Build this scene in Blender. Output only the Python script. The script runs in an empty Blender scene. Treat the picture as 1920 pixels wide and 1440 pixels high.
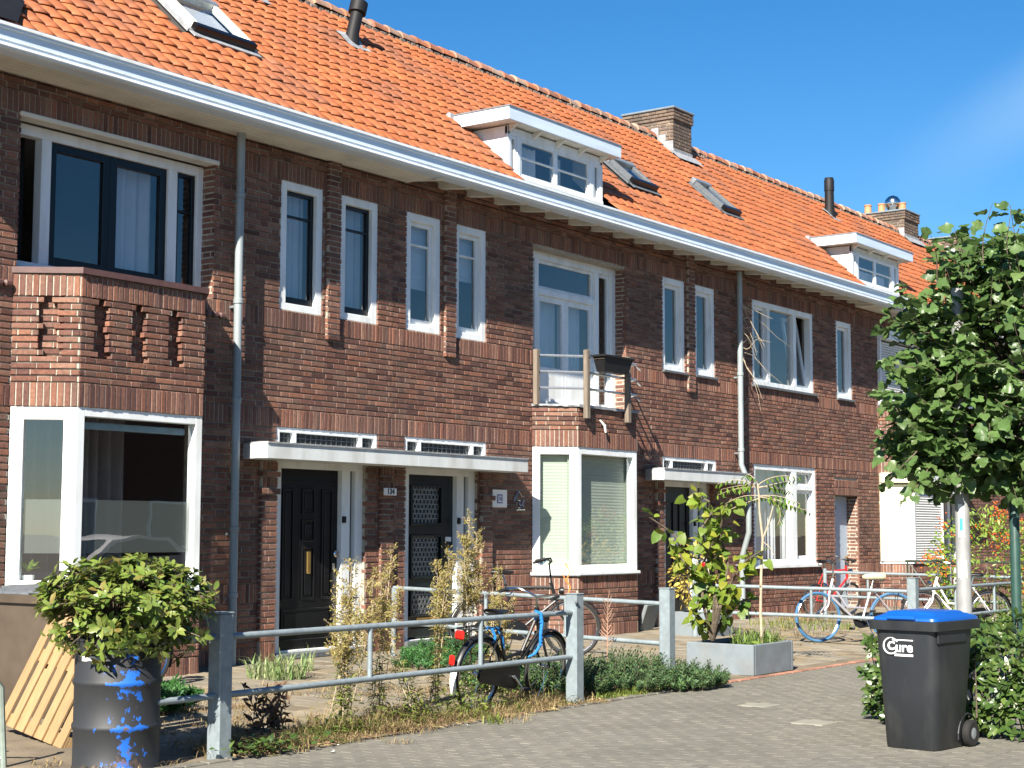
import bpy, math, random
import numpy as np
from mathutils import Vector, Matrix
rnd = random.Random(7)
S = bpy.context.scene
COL = S.collection

# ------------------------------------------------------------------ camera
F_PX, YAW, PITCH, ROLL = 3000.0, math.radians(36.0), math.atan(277/3000), math.atan(90/32500)
EYE = np.array([0.0, 0.0, 1.6])
fw = np.array([math.cos(YAW)*math.cos(PITCH), math.sin(YAW)*math.cos(PITCH), math.sin(PITCH)])
r0 = np.array([math.sin(YAW), -math.cos(YAW), 0.0])
u0 = np.cross(r0, fw)
RV = math.cos(ROLL)*r0 + math.sin(ROLL)*u0
UV = -math.sin(ROLL)*r0 + math.cos(ROLL)*u0
cam_data = bpy.data.cameras.new('camera')
cam = bpy.data.objects.new('camera', cam_data)
COL.objects.link(cam)
cam_data.sensor_width = 36.0
cam_data.lens = F_PX*36.0/1920.0
cam_data.clip_start = 0.05
cam_data.clip_end = 3000.0
mw = Matrix.Identity(4)
for i in range(3):
    mw[i][0], mw[i][1], mw[i][2], mw[i][3] = RV[i], UV[i], -fw[i], EYE[i]
cam.matrix_world = mw
S.camera = cam

def pix(p):
    d = np.asarray(p, float) - EYE
    z = float(d @ fw)
    if z <= 0.1: return (-9999., -9999., 0.1)
    return (960 + F_PX*float(d @ RV)/z, 720 - F_PX*float(d @ UV)/z, z)

# ------------------------------------------------------------------ light
SUN_DIR = Vector((3.1, 1.0, -2.40)).normalized()          # the way sunlight travels
to_sun = -SUN_DIR
sun_elev = math.asin(to_sun.z)
sun_az = math.atan2(to_sun.x, to_sun.y)                     # clockwise from +Y
sun_data = bpy.data.lights.new('sun', 'SUN')
sun_data.energy = 5.0
sun_data.angle = math.radians(0.5)
sun_data.color = (1.0, 0.93, 0.82)
sun = bpy.data.objects.new('sun', sun_data)
sun.rotation_euler = SUN_DIR.to_track_quat('-Z', 'Y').to_euler()
sun.location = (0, 0, 30)
COL.objects.link(sun)

world = bpy.data.worlds.new('World')
S.world = world
world.use_nodes = True
wn, wl = world.node_tree.nodes, world.node_tree.links
wn.clear()
wout = wn.new('ShaderNodeOutputWorld')
wbg = wn.new('ShaderNodeBackground')
sky = wn.new('ShaderNodeTexSky')
sky.sky_type = 'NISHITA'
sky.sun_disc = False
sky.sun_elevation = sun_elev
sky.sun_rotation = sun_az
sky.air_density = 1.0
sky.dust_density = 0.05
sky.ozone_density = 5.0
whs = wn.new('ShaderNodeHueSaturation')
whs.inputs['Saturation'].default_value = 1.28
whs.inputs['Value'].default_value = 1.08
wl.new(sky.outputs['Color'], whs.inputs['Color'])
# thin streaks of high cloud
wtc = wn.new('ShaderNodeTexCoord')
def sky_dir(px, py):
    v = fw + RV*(px-960)/F_PX - UV*(py-720)/F_PX
    return Vector(v).normalized()
ca, cb = sky_dir(1650, 372), sky_dir(1960, 175)
cn = ca.cross(cb).normalized(); ct = (cb-ca).normalized()
def vdot(v, src):
    d_ = wn.new('ShaderNodeVectorMath'); d_.operation = 'DOT_PRODUCT'; d_.inputs[1].default_value = v; wl.new(src, d_.inputs[0]); return d_.outputs['Value']
def wmap_(src, a, b, c, d, smooth=True):
    m_ = wn.new('ShaderNodeMapRange'); m_.interpolation_type = 'SMOOTHSTEP' if smooth else 'LINEAR'
    for k_, v_ in zip(('From Min', 'From Max', 'To Min', 'To Max'), (a, b, c, d)): m_.inputs[k_].default_value = v_
    wl.new(src, m_.inputs['Value']); return m_.outputs['Result']
def wmul(a, b):
    m_ = wn.new('ShaderNodeMath'); m_.operation = 'MULTIPLY'; wl.new(a, m_.inputs[0]); wl.new(b, m_.inputs[1]); return m_.outputs[0]
wnoise = wn.new('ShaderNodeTexNoise'); wnoise.inputs['Scale'].default_value = 9.0; wnoise.inputs['Detail'].default_value = 4.0
wl.new(wtc.outputs['Generated'], wnoise.inputs['Vector'])
across = wn.new('ShaderNodeMath'); across.operation = 'ABSOLUTE'; wl.new(vdot(cn, wtc.outputs['Generated']), across.inputs[0])
band = wmap_(across.outputs[0], 0.0, 0.036, 1.0, 0.0)
along = wmap_(vdot(ct, wtc.outputs['Generated']), ct.dot(ca)-.015, ct.dot(cb)+.02, 0.0, 1.0)
fac = wmul(wmul(band, along), wmap_(wnoise.outputs['Fac'], 0.2, 0.8, 0.22, 0.5, False))
wmix = wn.new('ShaderNodeMixRGB')
wmix.inputs['Color2'].default_value = (4.2, 6.2, 8.2, 1)
wl.new(fac, wmix.inputs['Fac'])
wl.new(whs.outputs['Color'], wmix.inputs['Color1'])
wl.new(wmix.outputs['Color'], wbg.inputs['Color'])
wbg.inputs['Strength'].default_value = 0.05
wl.new(wbg.outputs['Background'], wout.inputs['Surface'])

vs = S.view_settings
vs.view_transform = 'Standard'
vs.look = 'None'
vs.gamma = 1.0
vs.use_curve_mapping = False
vs.exposure = 1.4
S.cycles.max_bounces = 8
S.cycles.transparent_max_bounces = 12

# ------------------------------------------------------------------ materials
def srgb(r, g, b):
    f = lambda c: (c/255/12.92) if c/255 <= 0.04045 else ((c/255+0.055)/1.055)**2.4
    return (f(r), f(g), f(b))

def mat(name, base, rough=0.6, metal=0.0, var=0.15, scale=6.0, detail=4.0, bump=0.0, bscale=40.0, rand=0.0,
        spec=0.5, dirt=None, dirt_amt=0.0, dscale=2.0, stretch=None, coat=0.0, hues=None, trans=0.0):
    """colour with world-space mottling, optional per-piece variation, stains and fine relief"""
    m = bpy.data.materials.new(name)
    m.use_nodes = True
    nt = m.node_tree; n = nt.nodes; l = nt.links
    b = n['Principled BSDF']
    b.inputs['Roughness'].default_value = rough
    b.inputs['Metallic'].default_value = metal
    b.inputs['Specular IOR Level'].default_value = spec
    if coat: b.inputs['Coat Weight'].default_value = coat; b.inputs['Coat Roughness'].default_value = 0.08
    geo = n.new('ShaderNodeNewGeometry')
    vec = geo.outputs['Position']
    if stretch:
        mp = n.new('ShaderNodeMapping'); mp.inputs['Scale'].default_value = stretch
        l.new(vec, mp.inputs['Vector']); vec = mp.outputs['Vector']
    t = n.new('ShaderNodeTexNoise'); t.inputs['Scale'].default_value = scale; t.inputs['Detail'].default_value = detail
    l.new(vec, t.inputs['Vector'])
    mr = n.new('ShaderNodeMapRange'); mr.inputs['From Min'].default_value = 0.3; mr.inputs['From Max'].default_value = 0.7
    mr.inputs['To Min'].default_value = 1-var; mr.inputs['To Max'].default_value = 1+var
    l.new(t.outputs['Fac'], mr.inputs['Value'])
    val = mr.outputs['Result']
    col = None
    if rand or hues:
        oi = n.new('ShaderNodeObjectInfo')
        ad = n.new('ShaderNodeMath'); ad.operation = 'ADD'
        l.new(oi.outputs['Random'], ad.inputs[0]); l.new(geo.outputs['Random Per Island'], ad.inputs[1])
        fr = n.new('ShaderNodeMath'); fr.operation = 'FRACT'; l.new(ad.outputs[0], fr.inputs[0])
        if hues:
            cr = n.new('ShaderNodeValToRGB'); cr.color_ramp.interpolation = 'LINEAR'
            els = cr.color_ramp.elements
            while len(els) > 1: els.remove(els[0])
            els[0].position = 0.0; els[0].color = (*hues[0], 1)
            for k, c in enumerate(hues[1:], 1):
                e = els.new(k/(len(hues)-1)); e.color = (*c, 1)
            l.new(fr.outputs[0], cr.inputs['Fac']); col = cr.outputs['Color']
        if rand:
            w = n.new('ShaderNodeTexWhiteNoise'); w.noise_dimensions = '1D'; l.new(fr.outputs[0], w.inputs['W'])
            r2 = n.new('ShaderNodeMapRange'); r2.inputs['To Min'].default_value = 1-rand; r2.inputs['To Max'].default_value = 1+rand
            l.new(w.outputs['Value'], r2.inputs['Value'])
            mu = n.new('ShaderNodeMath'); mu.operation = 'MULTIPLY'
            l.new(val, mu.inputs[0]); l.new(r2.outputs['Result'], mu.inputs[1]); val = mu.outputs[0]
    mix = n.new('ShaderNodeVectorMath'); mix.operation = 'SCALE'
    if col is not None: l.new(col, mix.inputs[0])
    else: mix.inputs[0].default_value = base
    l.new(val, mix.inputs['Scale'])
    out = mix.outputs['Vector']
    if dirt:
        t2 = n.new('ShaderNodeTexNoise'); t2.inputs['Scale'].default_value = dscale; t2.inputs['Detail'].default_value = 6
        l.new(vec, t2.inputs['Vector'])
        m2 = n.new('ShaderNodeMapRange'); m2.inputs['From Min'].default_value = 0.48; m2.inputs['From Max'].default_value = 0.68
        m2.inputs['To Max'].default_value = dirt_amt
        l.new(t2.outputs['Fac'], m2.inputs['Value'])
        mx = n.new('ShaderNodeMixRGB'); mx.inputs['Color2'].default_value = (*dirt, 1)
        l.new(m2.outputs['Result'], mx.inputs['Fac']); l.new(out, mx.inputs['Color1']); out = mx.outputs['Color']
    l.new(out, b.inputs['Base Color'])
    if bump:
        t3 = n.new('ShaderNodeTexNoise'); t3.inputs['Scale'].default_value = bscale; t3.inputs['Detail'].default_value = 5
        l.new(geo.outputs['Position'], t3.inputs['Vector'])
        bp = n.new('ShaderNodeBump'); bp.inputs['Strength'].default_value = bump; bp.inputs['Distance'].default_value = 0.01
        l.new(t3.outputs['Fac'], bp.inputs['Height']); l.new(bp.outputs['Normal'], b.inputs['Normal'])
    if trans:
        tb = n.new('ShaderNodeBsdfTranslucent'); l.new(out, tb.inputs['Color'])
        ms = n.new('ShaderNodeMixShader'); ms.inputs['Fac'].default_value = trans
        l.new(b.outputs['BSDF'], ms.inputs[1]); l.new(tb.outputs['BSDF'], ms.inputs[2])
        l.new(ms.outputs['Shader'], n['Material Output'].inputs['Surface'])
    return m

def glass_mat(name, ior=1.75, tint=(0.93, 0.96, 0.96), frost=0.0, wobble=0.0):
    m = bpy.data.materials.new(name); m.use_nodes = True
    nt = m.node_tree; n = nt.nodes; l = nt.links
    n.remove(n['Principled BSDF'])
    fr = n.new('ShaderNodeFresnel')
    gb = n.new('ShaderNodeNewGeometry'); mi = n.new('ShaderNodeMapRange')      # same reflectance from both sides of the thin pane
    mi.inputs['To Min'].default_value = ior; mi.inputs['To Max'].default_value = 1/ior
    l.new(gb.outputs['Backfacing'], mi.inputs['Value']); l.new(mi.outputs['Result'], fr.inputs['IOR'])
    gl = n.new('ShaderNodeBsdfGlossy'); gl.inputs['Roughness'].default_value = 0.0 if not frost else 0.25
    tr = n.new('ShaderNodeBsdfTransparent'); tr.inputs['Color'].default_value = (*tint, 1)
    ms = n.new('ShaderNodeMixShader')
    base = tr.outputs['BSDF']
    if frost:
        df = n.new('ShaderNodeBsdfDiffuse'); df.inputs['Color'].default_value = (0.17, 0.19, 0.175, 1)
        m0 = n.new('ShaderNodeMixShader'); m0.inputs['Fac'].default_value = frost
        l.new(base, m0.inputs[1]); l.new(df.outputs['BSDF'], m0.inputs[2]); base = m0.outputs['Shader']
    l.new(fr.outputs['Fac'], ms.inputs['Fac']); l.new(base, ms.inputs[1]); l.new(gl.outputs['BSDF'], ms.inputs[2])
    if wobble:
        geo = n.new('ShaderNodeNewGeometry')
        t = n.new('ShaderNodeTexNoise'); t.inputs['Scale'].default_value = 2.2; t.inputs['Detail'].default_value = 1
        l.new(geo.outputs['Position'], t.inputs['Vector'])
        bp = n.new('ShaderNodeBump'); bp.inputs['Strength'].default_value = wobble; bp.inputs['Distance'].default_value = 0.02
        l.new(t.outputs['Fac'], bp.inputs['Height']); l.new(bp.outputs['Normal'], gl.inputs['Normal'])
    l.new(ms.outputs['Shader'], n['Material Output'].inputs['Surface'])
    return m

BR_HUES = [(0.090, 0.044, 0.037), (0.160, 0.075, 0.055), (0.220, 0.098, 0.064), (0.142, 0.086, 0.068), (0.235, 0.110, 0.070),
           (0.112, 0.055, 0.045), (0.190, 0.095, 0.070), (0.240, 0.135, 0.095), (0.156, 0.070, 0.052)]
MT = dict(
    brick=mat('brick', (0.2, 0.09, 0.06), 0.85, var=0.22, scale=30, bump=0.5, bscale=160, rand=0.18, hues=BR_HUES, spec=0.25,
              dirt=(0.085, 0.055, 0.046), dirt_amt=0.5, dscale=0.7),
    mortar=mat('mortar', (0.37, 0.33, 0.27), 0.95, var=0.2, scale=25, bump=0.4, bscale=120, spec=0.2),
    tile=mat('roof_tile', (0.5, 0.17, 0.06), 0.62, var=0.18, scale=12, bump=0.25, bscale=90, rand=0.11, spec=0.35,
             hues=[(0.35, 0.105, 0.036), (0.32, 0.100, 0.038), (0.365, 0.122, 0.045), (0.34, 0.103, 0.037), (0.30, 0.098, 0.042), (0.36, 0.112, 0.039), (0.33, 0.112, 0.047)],
             dirt=(0.17, 0.085, 0.055), dirt_amt=0.55, dscale=1.1),
    ridge=mat('ridge_tile', (0.42, 0.17, 0.08), 0.75, var=0.25, scale=9, bump=0.3, rand=0.25,
              hues=[(0.36, 0.12, 0.05), (0.32, 0.13, 0.075), (0.36, 0.25, 0.18), (0.38, 0.13, 0.05)], dirt=(0.16, 0.12, 0.09), dirt_amt=0.4, dscale=5),
    white=mat('white_paint', (0.77, 0.80, 0.80), 0.38, var=0.05, scale=3, bump=0.05, bscale=30, dirt=(0.47, 0.46, 0.40), dirt_amt=0.38, dscale=5, stretch=(1, 1, .3)),
    gutter=mat('gutter_paint', (0.62, 0.73, 0.84), 0.4, var=0.06, scale=2, stretch=(0.4, 1, 4), bump=0.08, bscale=12, dirt=(0.5, 0.5, 0.48), dirt_amt=0.4, dscale=3),
    soffit=mat('soffit_paint', (0.66, 0.64, 0.56), 0.6, var=0.08, scale=3, dirt=(0.35, 0.33, 0.28), dirt_amt=0.3, dscale=2.5),
    canopy=mat('canopy_paint', (0.60, 0.63, 0.62), 0.7, var=0.08, scale=5, bump=0.25, bscale=50, dirt=(0.38, 0.37, 0.33), dirt_amt=0.55, dscale=4, stretch=(1, 1, 0.35)),
    black=mat('black_paint', (0.005, 0.005, 0.006), 0.3, var=0.2, scale=4, spec=0.35),
    darkdoor=mat('dark_green_paint', (0.005, 0.011, 0.013), 0.25, var=0.2, scale=4, spec=0.6),
    zinc=mat('zinc', (0.36, 0.40, 0.42), 0.42, 0.65, var=0.18, scale=7, dirt=(0.25, 0.26, 0.26), dirt_amt=0.5, dscale=6),
    pipegrey=mat('zinc_pipe', (0.27, 0.31, 0.32), 0.55, 0.1, var=0.15, scale=5, dirt=(0.19, 0.22, 0.21), dirt_amt=0.5, dscale=7, stretch=(1, 1, 0.3)),
    lead=mat('lead', (0.30, 0.31, 0.32), 0.6, 0.1, var=0.25, scale=14, bump=0.4, bscale=25),
    sill=mat('sill_stone', (0.10, 0.11, 0.12), 0.6, var=0.2, scale=20),
    coping=mat('brown_coping', (0.10, 0.050, 0.044), 0.5, var=0.15, scale=10, bump=0.1),
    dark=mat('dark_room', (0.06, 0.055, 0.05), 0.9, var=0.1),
    room=mat('room_wall', (0.35, 0.33, 0.30), 0.9, var=0.05),
    curtain=mat('curtain_white', (0.72, 0.74, 0.78), 0.9, var=0.04, trans=0.25),
    curtaing=mat('curtain_grey', (0.20, 0.19, 0.19), 0.9, var=0.08, trans=0.1),
    blind=mat('blind_cloth', (0.50, 0.56, 0.47), 0.85, var=0.03, trans=0.15),
    shutter=mat('cream_slats', (0.80, 0.80, 0.62), 0.45, var=0.03),
    shuttergrey=mat('grey_slats', (0.66, 0.66, 0.63), 0.4, var=0.05),
    wood=mat('weathered_wood', (0.165, 0.135, 0.105), 0.8, var=0.3, scale=8, stretch=(4, 4, 0.6), bump=0.3, bscale=60, dirt=(0.2, 0.16, 0.12), dirt_amt=0.5),
    pallet=mat('pale_wood', (0.32, 0.205, 0.095), 0.75, var=0.16, scale=10, stretch=(1.0, 9, 1.0), bump=0.2, bscale=60, rand=0.14, dirt=(0.20, 0.12, 0.055), dirt_amt=0.4, dscale=5),
    galv=mat('galvanised_steel', (0.23, 0.275, 0.295), 0.5, 0.15, var=0.14, scale=18, bump=0.05, bscale=60, dirt=(0.17, 0.19, 0.20), dirt_amt=0.4, dscale=5),
    steelbar=mat('steel_bar', (0.62, 0.64, 0.66), 0.25, 0.8, var=0.1),
    concrete=mat('planter_concrete', (0.165, 0.195, 0.215), 0.85, var=0.12, scale=6, bump=0.2, bscale=60, dirt=(0.16, 0.13, 0.085), dirt_amt=0.3, dscale=2.5),
    plastic=mat('anthracite_plastic', (0.017, 0.0195, 0.0225), 0.45, var=0.10, scale=9, bump=0.06, bscale=70, dirt=(0.05, 0.05, 0.048), dirt_amt=0.35, dscale=6, stretch=(1, 1, 0.4)),
    brownplastic=mat('brown_plastic', (0.085, 0.064, 0.046), 0.5, var=0.15, scale=5, bump=0.05),
    blueplastic=mat('blue_plastic', (0.005, 0.085, 0.38), 0.35, var=0.05, scale=8),
    rubber=mat('rubber', (0.012, 0.0115, 0.011), 0.75, var=0.2, scale=15),
    tyreblue=mat('blue_tyre', (0.03, 0.125, 0.255), 0.65, var=0.12, scale=15, dirt=(0.12, 0.2, 0.26), dirt_amt=0.4, dscale=8),
    chrome=mat('chrome', (0.62, 0.62, 0.62), 0.18, 1.0, var=0.1),
    bikeblack=mat('bike_black', (0.008, 0.008, 0.009), 0.42, var=0.2, scale=20),
    bikesilver=mat('bike_silver', (0.50, 0.48, 0.50), 0.3, 0.6, var=0.1),
    bikewhite=mat('bike_white', (0.80, 0.77, 0.76), 0.3, var=0.04),
    bikered=mat('bike_red', (0.55, 0.02, 0.02), 0.35, var=0.1),
    fleece=mat('fleece', (0.46, 0.41, 0.28), 0.95, var=0.15, scale=30, bump=0.8, bscale=90),
    redlens=mat('red_lens', (0.55, 0.015, 0.01), 0.15, var=0.1, coat=0.5),
    bluecord=mat('blue_cord', (0.012, 0.17, 0.46), 0.7, var=0.15, bump=0.5, bscale=120),
    orangecord=mat('orange_cord', (0.7, 0.22, 0.05), 0.7, var=0.15),
    greenpost=mat('green_steel', (0.022, 0.060, 0.048), 0.4, var=0.15, scale=8, dirt=(0.07, 0.10, 0.09), dirt_amt=0.35, dscale=10),
    greenrail=mat('dark_green_rail', (0.025, 0.038, 0.028), 0.5, var=0.2),
    palemetal=mat('pale_green_metal', (0.26, 0.31, 0.27), 0.5, 0.2, var=0.15, scale=20),
    lamp=mat('lamp_post_paint', (0.25, 0.255, 0.25), 0.5, 0.0, var=0.12, scale=6, dirt=(0.15, 0.15, 0.145), dirt_amt=0.4, dscale=9),
    flue=mat('flue_plastic', (0.010, 0.010, 0.011), 0.6, var=0.2, spec=0.3),
    soil=mat('soil', (0.055, 0.042, 0.03), 0.95, var=0.4, scale=20, bump=0.8, bscale=40),
    ink=mat('black_ink', (0.015, 0.015, 0.02), 0.5, var=0.02),
    blueink=mat('blue_enamel', (0.01, 0.03, 0.22), 0.3, var=0.02),
    enamel=mat('white_enamel', (0.82, 0.82, 0.80), 0.3, var=0.04),
    brass=mat('brass', (0.55, 0.36, 0.12), 0.3, 0.9, var=0.15),
    whiteprint=mat('white_print', (0.85, 0.85, 0.85), 0.5, var=0.03),
    bark=mat('bark', (0.11, 0.085, 0.06), 0.9, var=0.35, scale=18, bump=0.7, bscale=50),
    palebark=mat('pale_bark', (0.42, 0.34, 0.24), 0.8, var=0.2, scale=25),
    clay=mat('clay_pot', (0.45, 0.22, 0.10), 0.7, var=0.2),
    litter=mat('paper_litter', (0.75, 0.74, 0.72), 0.8, var=0.1),
)
MT['glass'] = glass_mat('window_glass', 2.35, wobble=0.04)
MT['glassup'] = glass_mat('window_glass_upper', 2.2, (0.86, 0.90, 0.92), wobble=0.06)
MT['frost'] = glass_mat('frosted_glass', 1.6, frost=0.55)
MT['leaded'] = glass_mat('leaded_glass', 1.6, (0.35, 0.36, 0.38), frost=0.15, wobble=0.5)

def leafmat(name, hues, rough=0.45, trans=0.3, rand=0.15, spec=0.45):
    return mat(name, hues[0], rough, var=0.14, scale=25, rand=rand, hues=hues, trans=trans, spec=spec)
LF = dict(
    linden=leafmat('linden_leaf', [(0.085, 0.155, 0.042), (0.105, 0.180, 0.052), (0.070, 0.130, 0.038), (0.140, 0.205, 0.066)], 0.40, 0.33, spec=0.5),
    laurel=leafmat('barrel_leaf', [(0.13, 0.19, 0.030), (0.18, 0.235, 0.045), (0.09, 0.155, 0.03), (0.22, 0.245, 0.055), (0.10, 0.17, 0.035), (0.20, 0.15, 0.04)], 0.33, 0.22),
    hedge=leafmat('hedge_leaf', [(0.040, 0.082, 0.018), (0.055, 0.105, 0.024), (0.10, 0.15, 0.035), (0.030, 0.062, 0.018)], 0.3, 0.2),
    lime=leafmat('lime_leaf', [(0.15, 0.23, 0.025), (0.20, 0.27, 0.035), (0.10, 0.19, 0.03), (0.30, 0.30, 0.03)], 0.5, 0.4),
    ailan=leafmat('feather_leaf', [(0.12, 0.22, 0.025), (0.17, 0.26, 0.03), (0.08, 0.17, 0.03)], 0.5, 0.4),
    yellow=leafmat('gold_leaf', [(0.50, 0.38, 0.07), (0.60, 0.46, 0.12), (0.34, 0.30, 0.05)], 0.55, 0.35),
    weed=leafmat('weed_leaf', [(0.13, 0.19, 0.03), (0.20, 0.24, 0.045), (0.09, 0.15, 0.028), (0.27, 0.27, 0.06)], 0.6, 0.35),
    seed=leafmat('seed_head', [(0.36, 0.30, 0.10), (0.42, 0.33, 0.13), (0.28, 0.28, 0.06), (0.38, 0.25, 0.11), (0.24, 0.26, 0.05)], 0.8, 0.35),
    dry=leafmat('dry_grass', [(0.36, 0.27, 0.13), (0.28, 0.20, 0.10), (0.42, 0.32, 0.16), (0.26, 0.23, 0.08), (0.25, 0.145, 0.09), (0.20, 0.13, 0.08)], 0.8, 0.3),
    green=leafmat('green_grass', [(0.13, 0.22, 0.04), (0.20, 0.28, 0.06), (0.09, 0.17, 0.035)], 0.5, 0.35),
    stripe=leafmat('striped_grass', [(0.20, 0.30, 0.10), (0.36, 0.40, 0.20), (0.12, 0.22, 0.06)], 0.5, 0.35),
    spurge=leafmat('spurge', [(0.055, 0.17, 0.045), (0.08, 0.22, 0.05), (0.04, 0.13, 0.05)], 0.55, 0.3),
    juniper=leafmat('juniper', [(0.06, 0.13, 0.05), (0.09, 0.17, 0.055), (0.045, 0.10, 0.045), (0.13, 0.19, 0.05)], 0.6, 0.2),
    pyra=leafmat('pyracantha_leaf', [(0.16, 0.26, 0.03), (0.24, 0.32, 0.05), (0.11, 0.20, 0.03)], 0.45, 0.3),
    berry=mat('orange_berry', (0.62, 0.13, 0.02), 0.35, var=0.2, rand=0.2),
    blossom=mat('cream_blossom', (0.36, 0.36, 0.26), 0.7, var=0.1),
    pinkdry=mat('dead_stem', (0.36, 0.22, 0.15), 0.9, var=0.2),
    brownleaf=leafmat('dead_leaf', [(0.10, 0.06, 0.035), (0.16, 0.09, 0.05)], 0.8, 0.1),
)

# ------------------------------------------------------------------ geometry helpers
class MB:
    """collects polygons for ONE mesh object"""
    def __init__(s): s.v = []; s.f = []; s.m = []
    def add(s, vs, fs, k=0):
        o = len(s.v); s.v.extend([tuple(map(float, v)) for v in vs]); s.f.extend([[o+i for i in f] for f in fs]); s.m.extend([k]*len(fs)); return s
    def box(s, x0, x1, y0, y1, z0, z1, k=0):
        return s.add([(x0,y0,z0),(x1,y0,z0),(x1,y1,z0),(x0,y1,z0),(x0,y0,z1),(x1,y0,z1),(x1,y1,z1),(x0,y1,z1)],
              [(3,2,1,0),(4,5,6,7),(0,1,5,4),(1,2,6,5),(2,3,7,6),(3,0,4,7)], k)
    def bbox(s, x0, x1, y0, y1, z0, z1, b=0.006, k=0):
        """box with chamfered edges"""
        xs, ys, zs = (x0, x1), (y0, y1), (z0, z1)
        b = min(b, 0.45*(x1-x0), 0.45*(y1-y0), 0.45*(z1-z0))
        V = []; idx = {}
        for i in (0, 1):
            for j in (0, 1):
                for q in (0, 1):
                    X, Y, Z = xs[i], ys[j], zs[q]; dx, dy, dz = b*(1-2*i), b*(1-2*j), b*(1-2*q)
                    idx[i,j,q] = len(V); V += [(X, Y+dy, Z+dz), (X+dx, Y, Z+dz), (X+dx, Y+dy, Z)]
        Fc = []
        I = lambda i,j,q,a: idx[i,j,q]+a
        for i in (0,1):
            f = [I(i,0,0,0), I(i,1,0,0), I(i,1,1,0), I(i,0,1,0)]; Fc.append(f if i else f[::-1])
            f = [I(0,i,0,1), I(1,i,0,1), I(1,i,1,1), I(0,i,1,1)]; Fc.append(f[::-1] if i else f)
            f = [I(0,0,i,2), I(1,0,i,2), I(1,1,i,2), I(0,1,i,2)]; Fc.append(f if i else f[::-1])
        for i in (0,1):
            for j in (0,1):
                f = [I(i,j,0,0), I(i,j,0,1), I(i,j,1,1), I(i,j,1,0)]; Fc.append(f if (i==j) else f[::-1])
                f = [I(i,0,j,0), I(i,1,j,0), I(i,1,j,2), I(i,0,j,2)]; Fc.append(f if (i!=j) else f[::-1])
                f = [I(0,i,j,1), I(1,i,j,1), I(1,i,j,2), I(0,i,j,2)]; Fc.append(f if (i==j) else f[::-1])
                for q in (0,1):
                    f = [I(i,j,q,0), I(i,j,q,1), I(i,j,q,2)]; Fc.append(f if (i+j+q)%2 else f[::-1])
        return s.add(V, Fc, k)
    def quad(s, a, b, c, d, k=0): return s.add([a,b,c,d], [(0,1,2,3)], k)
    def tube(s, pts, r, n=8, cap=True, k=0, closed=False):
        pts = [Vector(p) for p in pts]; N = len(pts)
        rs = r if isinstance(r, (list, tuple)) else [r]*N
        o = len(s.v); prev = None
        for i, p in enumerate(pts):
            if closed: t = (pts[(i+1)%N]-pts[i-1])
            else: t = (pts[min(i+1,N-1)]-pts[max(i-1,0)])
            if t.length < 1e-9: t = Vector((0,0,1))
            t.normalize()
            if prev is None:
                a = Vector((0,0,1)) if abs(t.z) < 0.9 else Vector((1,0,0)); u = t.cross(a).normalized()
            else:
                u = (prev - t*prev.dot(t)); u = u.normalized() if u.length > 1e-6 else t.orthogonal().normalized()
            prev = u; w = t.cross(u)
            for j in range(n):
                a = 2*math.pi*j/n; q = p + (u*math.cos(a)+w*math.sin(a))*rs[i]; s.v.append(tuple(q))
        rng = N if closed else N-1
        for i in range(rng):
            for j in range(n):
                a, b = o+i*n+j, o+i*n+(j+1)%n; i2 = (i+1)%N
                c, d = o+i2*n+(j+1)%n, o+i2*n+j
                s.f.append([a,b,c,d]); s.m.append(k)
        if cap and not closed:
            s.f.append([o+j for j in range(n)][::-1]); s.f.append([o+(N-1)*n+j for j in range(n)]); s.m += [k,k]
        return s
    def lathe(s, prof, c=(0,0,0), n=24, axis='z', k=0, cap=True):
        o = len(s.v)
        for (r, z) in prof:
            for j in range(n):
                a = 2*math.pi*j/n; x, y = r*math.cos(a), r*math.sin(a)
                p = {'z': (x,y,z), 'x': (z,x,y), 'y': (y,z,x)}[axis]
                s.v.append((c[0]+p[0], c[1]+p[1], c[2]+p[2]))
        for i in range(len(prof)-1):
            for j in range(n):
                a, b = o+i*n+j, o+i*n+(j+1)%n; s.f.append([a, b, b+n, a+n]); s.m.append(k)
        if cap:
            s.f.append([o+j for j in range(n)][::-1]); s.f.append([o+(len(prof)-1)*n+j for j in range(n)]); s.m += [k,k]
        return s
    def prism(s, poly, d, k=0):
        """polygon (3-D points) extruded along vector d"""
        n = len(poly); d = Vector(d); A = [Vector(p) for p in poly]
        return s.add(A+[p+d for p in A], [list(range(n))[::-1], [n+i for i in range(n)]]+[[i,(i+1)%n,n+(i+1)%n,n+i] for i in range(n)], k)
    def xf(s, M):
        s.v = [tuple(M @ Vector(v)) for v in s.v]; return s
    def mesh(s, name, mats, smooth=False):
        me = bpy.data.meshes.new(name)
        me.from_pydata(s.v, [], s.f)
        for m in (mats if isinstance(mats, (list, tuple)) else [mats]): me.materials.append(m)
        if any(s.m): me.polygons.foreach_set('material_index', s.m)
        if smooth:
            me.polygons.foreach_set('use_smooth', [True]*len(s.f))
            if smooth != 'all':
                try: me.set_sharp_from_angle(angle=math.radians(38))
                except Exception: pass
        me.update()
        return me
    def build(s, name, mats, parent=None, smooth=False):
        return link(name, s.mesh(name, mats, smooth), parent)

def link(name, me, parent=None, M=None):
    o = bpy.data.objects.new(name, me); COL.objects.link(o)
    if parent is not None:
        o.parent = parent
    if M is not None:                      # matrix in WORLD space
        if parent is not None: o.matrix_parent_inverse = WORLD[parent.name].inverted()
        o.matrix_basis = M
        WORLD[o.name] = M
    else:
        W = WORLD.get(parent.name, Matrix.Identity(4)) if parent is not None else Matrix.Identity(4)
        if parent is not None and not LOCAL[0]: o.matrix_parent_inverse = W.inverted(); W = Matrix.Identity(4)
        WORLD[o.name] = W
    return o
WORLD = {}; LOCAL = [False]

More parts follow.
